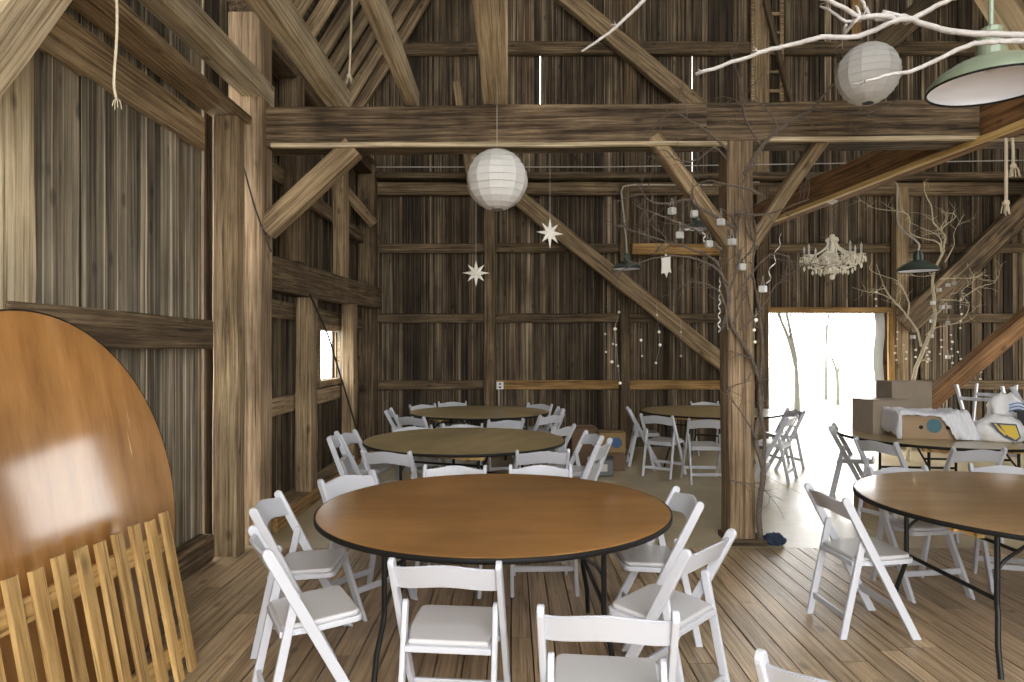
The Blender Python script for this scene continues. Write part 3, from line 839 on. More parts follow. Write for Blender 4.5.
def make_folded():
    """the same chair folded flat; local z up the rails, local y out of the stack"""
    root = empty('folding_chair')
    for s in (-1, 1):
        bm = bmesh.new()
        o = strip((0, 0.885), (0, 0.0), 0.046, flat_b=True)
        x0 = s * (CW / 2) - (0.024 if s > 0 else 0)
        add_prism(bm, [(x0, p.x, p.y) for p in o], (1, 0, 0), 0.024, 0.005)
        link('side_rail', bm, M['white'], root)
        bm = bmesh.new()
        o = strip((0.0, 0.66), (0.0, 0.07), 0.038)
        x0 = s * (CW / 2 - 0.027) - (0.022 if s > 0 else 0)
        add_prism(bm, [(x0, p.x, p.y) for p in o], (1, 0, 0), 0.022, 0.005)
        link('rear_leg', bm, M['white'], root)
    bm = bmesh.new()
    n = 12; hw = CW / 2 - 0.022; th = 0.016; rows_ = []
    for i in range(n + 1):
        u = -1 + 2 * i / n
        bow = 0.03 * (1 - u * u); arch = 0.022 * (0.5 + 0.5 * math.cos(PI * u))
        zt, zb = 0.85 + arch, 0.735 + arch
        rows_.append([bm.verts.new(v) for v in ((hw * u, -bow - th / 2, zb), (hw * u, -bow - th / 2, zt), (hw * u, -bow + th / 2, zt), (hw * u, -bow + th / 2, zb))])
    for a_, b_ in zip(rows_, rows_[1:]):
        for k in range(4):
            bm.faces.new((a_[k], a_[(k + 1) % 4], b_[(k + 1) % 4], b_[k]))
    bm.faces.new(rows_[0][::-1]); bm.faces.new(rows_[-1])
    link('backrest', bm, M['white'], root)
    bm = bmesh.new(); add_box(bm, -0.172, 0.172, -0.012, 0.014, 0.30, 0.65, bevel=0.005)
    st = link('seat', bm, M['white'], root)
    bm = bmesh.new(); add_box(bm, -0.16, 0.16, 0.0145, 0.034, 0.312, 0.638, bevel=0.008)
    link('seat_pad', bm, M['pad'], st)
    for (zz, hw_, nm) in ((0.14, CW / 2 - 0.022, 'front_stretcher'), (0.20, CW / 2 - 0.047, 'rear_stretcher')):
        bm = bmesh.new(); add_box(bm, -hw_, hw_, -0.009, 0.009, zz - 0.018, zz + 0.018, bevel=0.004)
        link(nm, bm, M['white'], root)
    return root


proto_chair = make_chair()
used = [False]


def chair(cx, cy, fx, fy, label, group, back=True, z=0.0):
    """(cx, cy): middle of the chair back's top rail (back=True) or of the seat; (fx, fy) the way the sitter faces"""
    f = Vector((fx, fy)).normalized()
    o = proto_chair if not used[0] else copy_tree(proto_chair)
    used[0] = True
    k = 0.19 if back else 0
    o.location = (cx + f.x * k, cy + f.y * k, z)
    o.rotation_euler = (0, 0, math.atan2(-f.x, f.y))
    tag(o, label, 'chair', group)
    return o


W = 'white folding chair '
G1 = 'folding chairs around the nearest round table'
chair(-0.26, 2.63, 0.10, 1, W + 'with its back to us at the near edge of the nearest table', G1)
chair(0.30, 2.14, 0.12, 1, W + 'cut off by the bottom edge of the photo, in the middle', G1)
chair(0.85, 2.92, -0.74, 0.68, W + 'at the right of the nearest table, the nearer of two', G1)
chair(0.99, 3.84, -1, -0.06, W + 'at the right of the nearest table, the farther of two', G1)
chair(-1.335, 3.70, 1, 0.04, W + 'at the left of the nearest table, the farther of two', G1)
chair(-1.095, 2.95, 0.875, 0.475, W + 'at the left of the nearest table, the nearer of two', G1)
chair(-1.07, 4.42, 0.80, -0.60, W + 'peeking over the far left edge of the nearest table', G1)
chair(-0.40, 4.79, -0.05, -1, W + 'peeking over the far edge of the nearest table, in the middle', G1)
chair(0.20, 4.81, 0.03, -1, W + 'over the far edge of the nearest table, right of middle', G1)
G2 = 'folding chairs around the second round table'
chair(-1.615, 6.68, 1, -0.1, W + 'at the left of the second table, facing right towards it', G2)
chair(-1.02, 5.50, 0.30, 0.95, W + 'at the near left of the second table with its back to us', G2)
chair(0.25, 5.52, -0.12, 1, W + 'at the near right of the second table with its back to us', G2)
chair(0.795, 6.62, -0.97, -0.25, W + 'at the right side of the second table, facing left', G2)
chair(0.56, 7.25, -0.82, 0.56, W + 'turned away, between second and third tables on the right', G2)
chair(-0.54, 7.44, 0.05, -1, W + 'whose back edge peeks over the middle of the second table', G2)
chair(-1.06, 7.22, 0.45, -0.9, W + 'whose back edge peeks over the left of the second table', G2)
G3 = 'folding chairs around the third round table'
chair(0.50, 8.52, -0.70, 0.72, W + 'at the near right of the third table, with its back to us', G3)
chair(-0.07, 7.93, -0.35, 0.94, W + 'at the near side of the third table, second from right', G3)
chair(-1.68, 9.25, 1, 0.02, W + 'at the left of the third table, leftmost of that table', G3)
chair(-1.33, 10.1, 0.6, -0.8, W + 'at the far left of the third table', G3)
chair(-1.25, 8.32, 0.5, 0.87, W + 'at the near left of the third table', G3)
chair(-0.93, 10.62, 0.1, -1, W + 'behind the third table, left of the slim wall stud', G3)
chair(0.42, 10.2, -0.6, -0.8, W + 'behind the right end of the third table', G3)
chair(0.68, 9.45, -1, -0.1, W + 'at the right end of the third table', G3)
G4 = 'folding chairs around the round table beyond the vine post'
chair(1.62, 9.45, 1, -0.1, W + 'leftmost at the far table beyond the vine post', G4)
chair(1.80, 8.47, 0.60, 0.80, W + 'second from left at the far table beyond the vine post', G4)
chair(2.30, 8.02, 0.02, 1, W + 'with its back to us just left of the vine post', G4)
chair(3.0, 10.6, 0.02, -1, W + 'whose back edge peeks over the table beyond the vine post', G4)
chair(3.86, 9.25, -1, -0.12, W + 'dark against the doorway, the one farther back', G4)
chair(3.42, 8.30, -0.80, 0.60, W + 'dark against the doorway, the one nearer the vine post', G4)
G5 = 'folding chairs around the round table at the right edge'
chair(1.815, 3.93, 1, 0.06, W + 'in full side view at the left of the right hand table', G5)
chair(2.68, 4.73, 0.15, -1, W + 'behind the left part of the right hand table', G5)
chair(3.48, 4.80, -0.3, -1, W + 'behind the right hand table, close to the right photo edge', G5)
chair(0.83, 1.70, 0.66, 0.75, W + 'showing only a backrest corner at the bottom right', G5)
G6 = 'folding chairs around the box covered table'
chair(3.46, 7.35, 0.86, -0.5, W + 'edge on before the doorway, left of the box covered table', G6)
chair(3.28, 6.14, 0.93, 0.36, W + 'with its back to us at the left of the box covered table', G6)
chair(3.86, 5.62, 0.0, 1, W + 'with its back to us in front of the globe printed box', G6)

# folded chairs leaning on others
fc = make_folded()
fc.location = (-1.33, 6.20, 0.0); fc.rotation_euler = (math.radians(20), 0, math.radians(-84))
tag(fc, 'white chair folded flat, leaning at the left of the second table', 'chair', G2)
fc2 = copy_tree(fc)
fc2.location = (0.48, 5.88, 0.0); fc2.rotation_euler = (math.radians(22), 0, math.radians(68))
tag(fc2, 'white chair folded flat, leaning at the right of the second table', 'chair', G2)
# chairs upside down on the far side of the box table
for (th, lb) in ((math.radians(33), 'left of two'), (math.radians(-7), 'right of two')):
    o = copy_tree(proto_chair)
    o.location = (4.20 + 0.945 * math.cos(th), 6.62 + 0.945 * math.sin(th), 0.7605 + 0.465)
    o.rotation_euler = (0, PI, math.atan2(math.cos(th), -math.sin(th)))
    tag(o, 'white chair upside down on the box covered table, ' + lb, 'chair', 'upside down chairs on the box covered table')

# ------------------------------------------------------------------ round tables
R = 0.93


def make_table(topmat, legs=True):
    root = empty('round_table')
    bm = bmesh.new()
    add_lathe(bm, [(0, 0.738), (R - 0.004, 0.738), (R - 0.004, 0.758), (R - 0.007, 0.760), (0, 0.760)], 96)
    link('tabletop', bm, topmat, root)
    bm = bmesh.new()
    add_lathe(bm, [(R - 0.004, 0.7335), (R + 0.004, 0.7345), (R + 0.005, 0.746), (R + 0.004, 0.757), (R - 0.004, 0.7585)], 96, close=True)
    link('edge_band', bm, M['black_band'], root, smooth=True)
    for s in (-1, 1):
        bm = bmesh.new(); add_box(bm, -0.74, 0.74, s * 0.34 - 0.025, s * 0.34 + 0.025, 0.69, 0.7375, bevel=0.004)
        link('runner', bm, M['runner'], root)
        bm = bmesh.new(); add_box(bm, s * 0.70 - 0.02, s * 0.70 + 0.02, -0.50, 0.50, 0.695, 0.7375, bevel=0.004)
        link('cross_runner', bm, M['runner'], root)
    if legs:
        for s in (-1, 1):
            for q in (-1, 1):
                bm = bmesh.new()
                pts = [(s * 0.53, q * 0.375, 0.70), (s * 0.53, q * 0.375, 0.50), (s * 0.53, q * 0.375, 0.33), (s * 0.533, q * 0.385, 0.29), (s * 0.56, q * 0.42, 0.15), (s * 0.57, q * 0.455, 0.0)]
                add_tube(bm, pts, 0.0135, 10)
                add_tube(bm, [(s * 0.53, q * 0.30, 0.70), (s * 0.53, q * 0.43, 0.70)], 0.016, 8)
                link('leg', bm, M['black_steel'], root, smooth=False)
                bm = bmesh.new()
                add_tube(bm, smooth_path([(s * 0.53, q * 0.375, 0.50), (s * 0.49, q * 0.373, 0.55), (s * 0.42, q * 0.37, 0.595), (s * 0.28, q * 0.37, 0.69)], 4), 0.009, 8)
                link('folding_brace', bm, M['black_steel'], root)
            bm = bmesh.new(); add_tube(bm, [(s * 0.53, -0.375, 0.355), (s * 0.53, 0.375, 0.355)], 0.012, 8)
            link('crossbar', bm, M['black_steel'], root)
            bm = bmesh.new(); add_tube(bm, [(s * 0.42, -0.37, 0.592), (s * 0.42, 0.37, 0.592)], 0.010, 8)
            link('upper_crossbar', bm, M['black_steel'], root)
    return root


tb = make_table(M['plywood'])
tb.location = (-0.095, 3.66, 0); tb.rotation_euler = (0, 0, 0.03)
tag(tb, 'nearest round folding table with an orange brown plywood top and black edge', 'table', 'round folding tables')
t5 = make_table(M['plywood_tan']); t5.location = (2.93, 3.76, 0); t5.rotation_euler = (0, 0, 0.02)
tag(t5, 'brown plywood round table cut off by the right edge, black wishbone legs showing', 'table', 'round folding tables')
tm = make_table(M['plywood_olive'])
tm.location = (-0.44, 6.35, 0); tm.rotation_euler = (0, 0, 1.2)
tag(tm, 'second round table from the camera in the left row, dull olive brown top', 'table', 'round folding tables')
for (x_, y_, rz, lb) in ((-0.44, 9.15, 0.4, 'third and farthest round table in the left row, by the back wall'),
                         (2.70, 9.25, 1.0, 'olive topped round table half hidden by the vine wound post'),
                         (4.20, 6.62, 1.45, 'round table at the right covered in boxes and a white sheet')):
    c = copy_tree(tm); c.location = (x_, y_, 0); c.rotation_euler = (0, 0, rz)
    tag(c, lb, 'table', 'round folding tables')

# the round tabletop leaning at the left
lt = make_table(M['plywood_red'], legs=False)
LT_TILT = math.radians(10)
# local z (table normal) must point towards +X and up
nrm = Vector((math.cos(LT_TILT), -0.055, math.sin(LT_TILT))).normalized()
upd = Vector((-math.sin(LT_TILT), 0, math.cos(LT_TILT)))
upd = (upd - nrm * upd.dot(nrm)).normalized()
side = upd.cross(nrm)
foot = Vector((-1.80, 2.90, 0.012))
LS = 0.955
cen = foot + upd * (R + 0.004) * LS
org = cen - nrm * 0.748 * LS
lt.matrix_world = Matrix(((upd.x, side.x, nrm.x, org.x), (upd.y, side.y, nrm.y, org.y), (upd.z, side.z, nrm.z, org.z), (0, 0, 0, 1))) @ Matrix.Scale(LS, 4)
tag(lt, 'orange brown round tabletop stood on edge, leaning on the left wall with a bright glare', 'table', 'round folding tables')

# slatted panel leaning in front
sp = empty('slatted_panel', (-1.645, 2.30, 0.0))
tag(sp, 'pine slatted panel like a picket fence leaning on the upright tabletop', 'slatted panel')
lean = math.radians(11)
sp.rotation_euler = (0, -lean, -0.046)
# local: y along the panel, z up the slats, x towards the room
rnd = random.Random(2)
for i in range(-2, 9):
    y_ = 0.10 + i * 0.1225 + rnd.uniform(-.006, .006)
    bm = bmesh.new()
    w_ = rnd.uniform(0.056, 0.064)
    ztop = 0.80 + rnd.uniform(-0.012, 0.012)
    add_box(bm, 0, ztop - 0.004, -w_ / 2, w_ / 2, -0.0105, 0.0105, bevel=0.002)
    o = link('slat', bm, M['slat'], sp)
    o.location = (0.012, y_, 0.004); o.rotation_euler = (0, -PI / 2, 0)
for z_ in (0.13, 0.66):
    bm = bmesh.new()
    add_box(bm, 0, 1.36, -0.0125, 0.0125, -0.045, 0.045, bevel=0.002)
    o = link('cross_rail', bm, M['slat'], sp)
    o.location = (-0.0125, -0.27, z_); o.rotation_euler = (0, 0, PI / 2)

# ------------------------------------------------------------------ hanging things
def paper_lantern(c, r, top_z, label):
    root = empty('paper_lantern', c)
    tag(root, label, 'lantern', 'paper globe lanterns')
    bm = bmesh.new()
    seg, ringsn = 14, 12
    prof = []
    for i in range(ringsn + 1):
        t = PI * (0.06 + 0.88 * i / ringsn)
        prof.append((r * math.sin(t), r * math.cos(t)))
    prof = prof[::-1]
    add_lathe(bm, prof, seg)
    rnd = random.Random(int(r * 1000) + int(c[0] * 50))
    for v in bm.verts:
        v.co *= 1 + rnd.uniform(-0.018, 0.018)
    link('paper_shade', bm, M['paper'], root)
    bm = bmesh.new()
    for i in range(1, ringsn):
        t = PI * (0.06 + 0.88 * i / ringsn)
        rr, zz = r * math.sin(t) * 1.003, r * math.cos(t) * 1.003
        pts = [(rr * math.cos(2 * PI * k / 28), rr * math.sin(2 * PI * k / 28), zz) for k in range(29)]
        add_tube(bm, pts, 0.0016, 4, cap=False)
    link('wire_ring', bm, M['wire'], root)
    bm = bmesh.new(); add_tube(bm, [(0, 0, r * 0.9), (0, 0, top_z - c[2])], 0.002, 4)
    link('hanging_wire', bm, M['wire'], root)


paper_lantern(tuple(P(497, 180, 5.0)), 0.224, 3.62, 'white paper globe lantern hanging under the tie beam, left one')
paper_lantern(tuple(P(868, 74, 4.75)), 0.208, 4.0, 'white paper globe lantern hanging in front of the tie beam at right')


def star(c, rx, npt, top, label, yaw=0.0, roll=0.0):
    root = empty('paper_star', c)
    root.rotation_euler = (0, roll, yaw)
    tag(root, label, 'star', 'hanging paper stars')
    bm = bmesh.new()
    d = rx * 0.22
    f = bm.verts.new((0, -d, 0)); bk = bm.verts.new((0, d, 0))
    ring = []
    for i in range(npt * 2):
        t = PI / 2 + PI * i / npt
        rr = rx * (1.0 if i % 4 == 0 else 0.86) if i % 2 == 0 else rx * 0.36
        ring.append(bm.verts.new((rr * math.cos(t), 0, rr * math.sin(t))))
    for i in range(npt * 2):
        bm.faces.new((f, ring[i], ring[(i + 1) % (npt * 2)]))
        bm.faces.new((bk, ring[(i + 1) % (npt * 2)], ring[i]))
    link('star_body', bm, M['star'], root)
    bm = bmesh.new(); add_tube(bm, [(0, 0, rx * 0.9), (0, 0, top)], 0.0022, 4)
    link('hanging_thread', bm, M['wire'], root)


star(tuple(P(476, 273, 6.6)), 0.135, 8, 0.95, 'white paper star hanging lowest, below the left paper globe', 0.1, 0.0)
star(tuple(P(550, 233, 6.2)), 0.145, 8, 0.75, 'white paper star hanging right of the left paper globe', 0.5, 0.0)
# folded third star among the vines
c = P(666, 265, 6.4)
root = empty('paper_star', c)
tag(root, 'white half folded paper star hanging among the vine branches left of the post', 'star', 'hanging paper stars')
bm = bmesh.new()
out = [(-0.045, 0.085), (-0.02, 0.06), (0.0, 0.115), (0.012, 0.06), (0.04, 0.09), (0.036, -0.02), (0.05, -0.075), (0.02, -0.06), (0.005, -0.12), (-0.012, -0.07), (-0.045, -0.085), (-0.036, 0.0)]
add_prism(bm, [(a_, -0.012, b_) for a_, b_ in out], (0, 1, 0), 0.024, 0.003)
link('star_body', bm, M['star'], root)
bm = bmesh.new(); add_tube(bm, [(0, 0, 0.1), (0.0, 0, 0.26)], 0.0022, 4); link('hanging_thread', bm, M['wire'], root)


def rope(pts, r, label, knot=True, tassel=3):
    base = Vector(pts[0])
    root = empty('hanging_rope', base)
    tag(root, label, 'rope', 'hanging ropes')
    bm = bmesh.new()
    add_tube(bm, smooth_path([Vector(p) - base for p in pts], 6), r, 8)
    link('cord_length', bm, M['rope'], root, smooth=True)
    e = Vector(pts[-1]) - base
    if knot:
        bm = bmesh.new()
        bmesh.ops.create_icosphere(bm, subdivisions=2, radius=r * 2.1, matrix=Matrix.Translation(e))
        link('knot', bm, M['rope'], root, smooth=True)
    bm = bmesh.new()
    rnd = random.Random(int(e.length * 1000))
    for i in range(tassel * 3):
        a_ = rnd.uniform(0, 2 * PI); s_ = rnd.uniform(0.2, 1.0) * r * 4.5
        add_tube(bm, smooth_path([e, e + Vector((math.cos(a_) * s_ * .7, math.sin(a_) * s_ * .7, -r * 2)), e + Vector((math.cos(a_) * s_, math.sin(a_) * s_, -r * rnd.uniform(5, 8)))], 3), r * 0.32, 5)
    link('frayed_end', bm, M['rope'], root)


rope([P(116, -30, 2.6), P(117, 30, 2.6), P(114, 80, 2.6), P(116, 98, 2.6)], 0.0052, 'thin rope end hanging in front of the grey boards at upper left', knot=False, tassel=2)
rope([P(353, -25, 4.3), P(351, 30, 4.3), P(350, 60, 4.3), P(349, 76, 4.3)], 0.007, 'knotted rope hanging between the pale joists at upper left', tassel=3)
rope([P(1006, 138, 4.9), P(1006, 170, 4.9), P(1006, 203, 4.9)], 0.012, 'rope with frayed end hanging from the tie beam at right, the longer one')
rope([P(1012, 138, 5.0), P(1013, 150, 5.0), P(1013, 166, 5.0)], 0.011, 'rope with frayed end hanging from the tie beam at right, the shorter one')


def barn_lamp(c, rr, stem_top, label, enamel, pipe=None):
    """c: middle of the rim plane; rr rim radius"""
    root = empty('barn_lamp', c)
    tag(root, label, 'lamp', 'enamel barn lamps')
    bm = bmesh.new()
    k = rr / 0.2
    prof = [(0.2, 0.0), (0.197, 0.020), (0.17, 0.048), (0.12, 0.080), (0.07, 0.1), (0.044, 0.108)]
    add_lathe(bm, [(a_ * k, b_ * k) for a_, b_ in prof], 40)
    link('lamp_shade', bm, enamel, root, smooth=True)
    bm = bmesh.new()
    prof2 = [(0.1955, 0.004), (0.193, 0.019), (0.166, 0.044), (0.117, 0.075), (0.0, 0.098)]
    add_lathe(bm, [(a_ * k, b_ * k) for a_, b_ in prof2], 40)
    sh = link('shade_lining', bm, M['enamel_white'], root, smooth=True)
    bm = bmesh.new()
    pts = [(0.199 * k * math.cos(2 * PI * i / 40), 0.199 * k * math.sin(2 * PI * i / 40), 0) for i in range(41)]
    add_tube(bm, pts, 0.004 * k, 6, cap=False)
    link('shade_rim', bm, M['black_band'], root)
    bm = bmesh.new()
    add_lathe(bm, [(0.0, 0.102 * k), (0.046 * k, 0.102 * k), (0.046 * k, 0.18 * k), (0.036 * k, 0.19 * k), (0.036 * k, 0.205 * k), (0.02 * k, 0.215 * k), (0.0, 0.215 * k)], 20)
    link('lamp_neck', bm, enamel, root, smooth=False)
    bm = bmesh.new()
    bmesh.ops.create_uvsphere(bm, u_segments=16, v_segments=10, radius=0.022 * k, matrix=Matrix.Translation((0, 0, 0.075 * k)))
    link('bulb', bm, M['frosted'], root, smooth=True)
    bm = bmesh.new()
    if pipe:
        add_tube(bm, smooth_path([Vector(p) - Vector(c) for p in pipe], 5), 0.011, 8)
    else:
        add_tube(bm, [(0, 0, 0.21 * k), (0, 0, stem_top - c[2])], 0.0095 * k, 10)
    link('stem_pipe', bm, M['conduit'] if pipe else enamel, root)
    return root


barn_lamp(tuple(P(991, 87, 2.3)), 0.19, 3.4, 'large green enamel barn lamp at the upper right corner', M['green'])
barn_lamp(tuple(P(698, 229, 9.4)), 0.19, 4.6, 'green barn lamp seen behind the brace left of the vine post', M['green_dark'])
cc = P(627, 269, 9.6)
barn_lamp(tuple(cc), 0.21, 4, 'dark barn lamp on a bent pipe at the back wall, left of the vine post', M['green_dark'],
          pipe=[cc + Vector((0, 0, 0.22)), cc + Vector((-0.03, 0, 0.6)), cc + Vector((-0.07, 0, 1.0)), P(622, 190, 9.65), P(632, 185, 9.75), P(690, 185, 10.4), P(712, 185, YB - 0.2)])
cc = P(918, 271, 8.6)
barn_lamp(tuple(cc), 0.24, 4, 'dark barn lamp on a bent pipe beside the pale tree', M['green_dark'],
          pipe=[cc + Vector((0, 0, 0.25)), cc + Vector((0, 0, 0.36)), cc + Vector((-0.12, 0.2, 0.6)), P(897, 205, 9.2), P(897, 184, 9.6), P(890, 182, YB - 0.1)])

# conduit and wires
bm = bmesh.new()
add_tube(bm, [P(376, 167, YB - 0.2), P(600, 167, YB - 0.2), P(860, 163, YB - 0.2), P(1040, 160, YB - 0.2)], 0.009, 6)
tag(link('electric_cable', bm, M['conduit']), 'thin pale cable running straight across the back wall', 'cable')
bm = bmesh.new()
add_tube(bm, [P(736, 185, YB - 0.02), P(800, 184, YB - 0.02), P(842, 182, YB - 0.02)], 0.010, 6)
tag(link('electric_conduit', bm, M['conduit']), 'short pale conduit beside the junction box right of the vine post', 'conduit')
jb = empty('junction_box', P(756, 184, YB - 0.035)); tag(jb, 'small grey junction box just right of the vine post', 'junction box')
bm = bmesh.new(); add_box(bm, -0.055, 0.055, -0.03, 0.03, -0.055, 0.055, bevel=0.006); link('box_body', bm, M['conduit'], jb)
bm = bmesh.new(); add_box(bm, -0.045, 0.045, -0.036, -0.0305, -0.045, 0.045, bevel=0.002); link('cover_plate', bm, M['plate'], jb)
ob = empty('wall_outlet', P(500, 385.5, YB - 0.13)); tag(ob, 'white double socket box on the back wall above the third table', 'outlet')
bm = bmesh.new(); add_box(bm, -0.055, 0.055, -0.025, 0.12, -0.06, 0.06, bevel=0.006); link('box_body', bm, M['plate'], ob)
for s in (-1, 1):
    bm = bmesh.new(); add_box(bm, -0.02, 0.02, -0.029, -0.0255, s * 0.026 - 0.015, s * 0.026 + 0.015, bevel=0.003); link('socket', bm, M['tub'], ob)
bm = bmesh.new(); add_tube(bm, [(-0.02, 0.02, -0.058), (-0.02, 0.02, -0.78)], 0.012, 8); link('conduit_pipe', bm, M['conduit'], ob)
bm = bmesh.new()
add_tube(bm, [(-2.08, 7.0, 2.16), (-2.08, 7.7, 1.75), (-2.08, 9.55, 0.135)], 0.011, 6)
tag(link('iron_rod', bm, M['iron']), 'thin dark iron rod slanting down the left wall past the window', 'rod')
bm = bmesh.new()
add_tube(bm, [P(239, 150, 5.5), P(254, 205, 5.49), P(271, 252, 5.5)], 0.007, 6)
tag(link('hanging_cable', bm, M['iron']), 'thin black cable slanting down the thick left post', 'cable')

# ladder on the gable
ld = empty('wooden_ladder', P(767, 95, YB - 0.12)); tag(ld, 'old wooden ladder fixed high on the back wall', 'ladder')
for xx in (-0.23, 0.23):
    bm = bmesh.new(); add_box(bm, xx - 0.03, xx + 0.03, -0.03, 0.03, -0.1, 3.2, bevel=0.004); link('ladder_rail', bm, T, ld)
for i in range(10):
    bm = bmesh.new(); add_box(bm, -0.2, 0.2, -0.02, 0.02, 0.04 + i * 0.31, 0.085 + i * 0.31, bevel=0.004); link('rung', bm, T, ld)
timber('leaning_pole', P(763, -10, YB - 0.3), P(812, 192, YB - 0.3), 0.08, 0.08, TG, 'pole slanting across the wooden ladder', 'pole')

# ------------------------------------------------------------------ chandelier
ch = empty('crystal_chandelier', (3.64, 7.73, 3.285))
ch.scale = (0.86, 0.86, 0.90)
tag(ch, 'crystal chandelier with candle arms hanging from the brown beam', 'chandelier')
bm = bmesh.new(); add_lathe(bm, [(0, 0), (0.065, 0), (0.06, -0.02), (0.02, -0.035), (0, -0.035)], 20); link('ceiling_canopy', bm, M['steel'], ch)
bm = bmesh.new()
for i in range(12):
    z_ = -0.045 - i * 0.032
    pts = [(0.011 * math.cos(t) if i % 2 else 0, 0 if i % 2 else 0.011 * math.cos(t), z_ + 0.019 * math.sin(t)) for t in [2 * PI * k / 10 for k in range(11)]]
    add_tube(bm, pts, 0.003, 5, cap=False)
link('chain', bm, M['steel'], ch)
bm = bmesh.new()
add_lathe(bm, [(0, -0.42), (0.035, -0.43), (0.03, -0.46), (0.045, -0.50), (0.02, -0.54), (0.05, -0.60), (0.03, -0.66), (0.07, -0.72), (0.075, -0.76), (0.03, -0.82), (0.05, -0.87), (0.0, -0.92)], 16)
link('glass_column', bm, M['crystal'], ch, smooth=True)
bm = bmesh.new(); bmesh.ops.create_icosphere(bm, subdivisions=2, radius=0.035, matrix=Matrix.Translation((0, 0, -0.965))); link('bottom_ball', bm, M['crystal'], ch)
NA = 8


def drop(bm, c, s):
    add_lathe(bm, [(0, s * 0.9), (s * 0.34, s * 0.25), (s * 0.38, -s * 0.2), (0, -s * 0.8)], 6, c)


for k in range(NA):
    a_ = 2 * PI * k / NA + 0.2
    dx, dy = math.cos(a_), math.sin(a_)
    V = lambda r_, z_: Vector((dx * r_, dy * r_, z_))
    bm = bmesh.new()
    add_tube(bm, smooth_path([V(0.05, -0.75), V(0.14, -0.84), V(0.25, -0.84), V(0.33, -0.76), V(0.345, -0.70)], 4), 0.011, 8)
    arm = link('arm', bm, M['crystal'], ch, smooth=True)
    bm = bmesh.new(); add_lathe(bm, [(0.012, -0.012), (0.055, 0.0), (0.06, 0.008), (0.02, 0.004), (0.018, 0.02)], 14, V(0.345, -0.70)); link('drip_dish', bm, M['crystal'], arm, smooth=True)
    bm = bmesh.new(); add_lathe(bm, [(0.0, 0.0), (0.013, 0.0), (0.013, 0.075), (0.010, 0.08), (0.016, 0.10), (0.0, 0.145)], 10, V(0.345, -0.69)); link('candle_bulb', bm, M['frosted'], arm, smooth=True)
    bm = bmesh.new()
    for j in range(8):
        b_ = 2 * PI * j / 8
        drop(bm, V(0.345, -0.745 - 0.03 * (j % 2)) + Vector((0.052 * math.cos(b_), 0.052 * math.sin(b_), 0)), 0.043)
    link('crystal_cluster', bm, M['crystal'], arm)
    for dv, ds in ((V(0.345, -0.84), 0.05), (V(0.24, -0.90), 0.045), (V(0.16, -0.90), 0.045)):
        bm = bmesh.new(); drop(bm, dv, ds); link('crystal_drop', bm, M['crystal'], arm)
    # bead swag from the crown to the arm, and to the next arm
    bm = bmesh.new()
    for j in range(15):
        t = j / 14
        p_ = V(0.045 + 0.28 * t ** 1.7, -0.47 - 0.245 * t ** 0.62)
        bmesh.ops.create_icosphere(bm, subdivisions=1, radius=0.0155, matrix=Matrix.Translation(p_))
    add_tube(bm, [V(0.045 + 0.28 * (q / 20) ** 1.7, -0.47 - 0.245 * (q / 20) ** 0.62) for q in range(21)], 0.002, 4)
    link('bead_swag', bm, M['crystal'], ch)
    bm = bmesh.new()
    a2 = a_ + 2 * PI / NA
    for j in range(9):
        t = j / 8
        p_ = V(0.345, -0.69).lerp(Vector((math.cos(a2) * 0.345, math.sin(a2) * 0.345, -0.69)), t) - Vector((0, 0, 0.06 * math.sin(PI * t)))
        bmesh.ops.create_icosphere(bm, subdivisions=1, radius=0.010, matrix=Matrix.Translation(p_))
    link('bead_swag', bm, M['crystal'], ch)
for (rr_, zz_, ss_, ph_) in ((0.10, -0.80, 0.045, 0), (0.15, -0.72, 0.045, .2), (0.075, -0.89, 0.045, 0), (0.07, -0.50, 0.034, 0), (0.20, -0.78, 0.05, .1)):
    bm = bmesh.new()
    for k in range(14):
        b_ = 2 * PI * k / 14 + ph_
        drop(bm, (rr_ * math.cos(b_), rr_ * math.sin(b_), zz_), ss_)
    add_tube(bm, [(rr_ * math.cos(2 * PI * k / 28), rr_ * math.sin(2 * PI * k / 28), zz_ + ss_ * 0.85) for k in range(29)], 0.003, 5, cap=False)
    link('crystal_tier', bm, M['crystal'], ch)


# ------------------------------------------------------------------ branches
def twigs(bm, path, r0, n, lmin, lmax, rnd, spread=1.0, depth=1):
    for _ in range(n):
        i = rnd.randrange(max(1, len(path) // 4), len(path) - 1)
        p_ = path[i]; t = (path[i + 1] - path[i - 1]).normalized()
        s_ = Vector([rnd.uniform(-1, 1) for _ in range(3)]); s_ = (s_ - t * s_.dot(t)).normalized()
        dr = (t * 0.8 + s_ * spread).normalized()
        l = rnd.uniform(lmin, lmax)
        q = [p_]
        for k in range(4):
            dr = (dr + Vector([rnd.uniform(-.3, .3) for _ in range(3)])).normalized()
            q.append(q[-1] + dr * l / 4)
        q = smooth_path(q, 2)
        add_tube(bm, q, lambda u: r0 * (1 - 0.7 * u), 5)
        if depth > 0:
            twigs(bm, q, r0 * 0.6, 2, lmin * 0.4, lmax * 0.5, rnd, spread, depth - 1)


def branch(root, name, pts, r, mat, seed, ntw=4, tl=(0.1, 0.3), wob=0.03, taper=0.75):
    rnd = random.Random(seed)
    pl = [Vector(p) for p in pts]
    pl = [pl[0]] + [p + Vector((0, rnd.uniform(-wob, wob) * 2, 0)) for p in pl[1:]]
    path = smooth_path(pl, 5, 0.004 if mat is not M['branch_white'] else 0.0016, rnd)
    bm = bmesh.new()
    o = Vector(root.location)
    path = [p - o for p in path]
    add_tube(bm, path, lambda t: r * (1 - taper * t), 7)
    if ntw:
        twigs(bm, path, r * 0.35, ntw, tl[0], tl[1], rnd)
    return link(name, bm, mat, root, smooth=True)


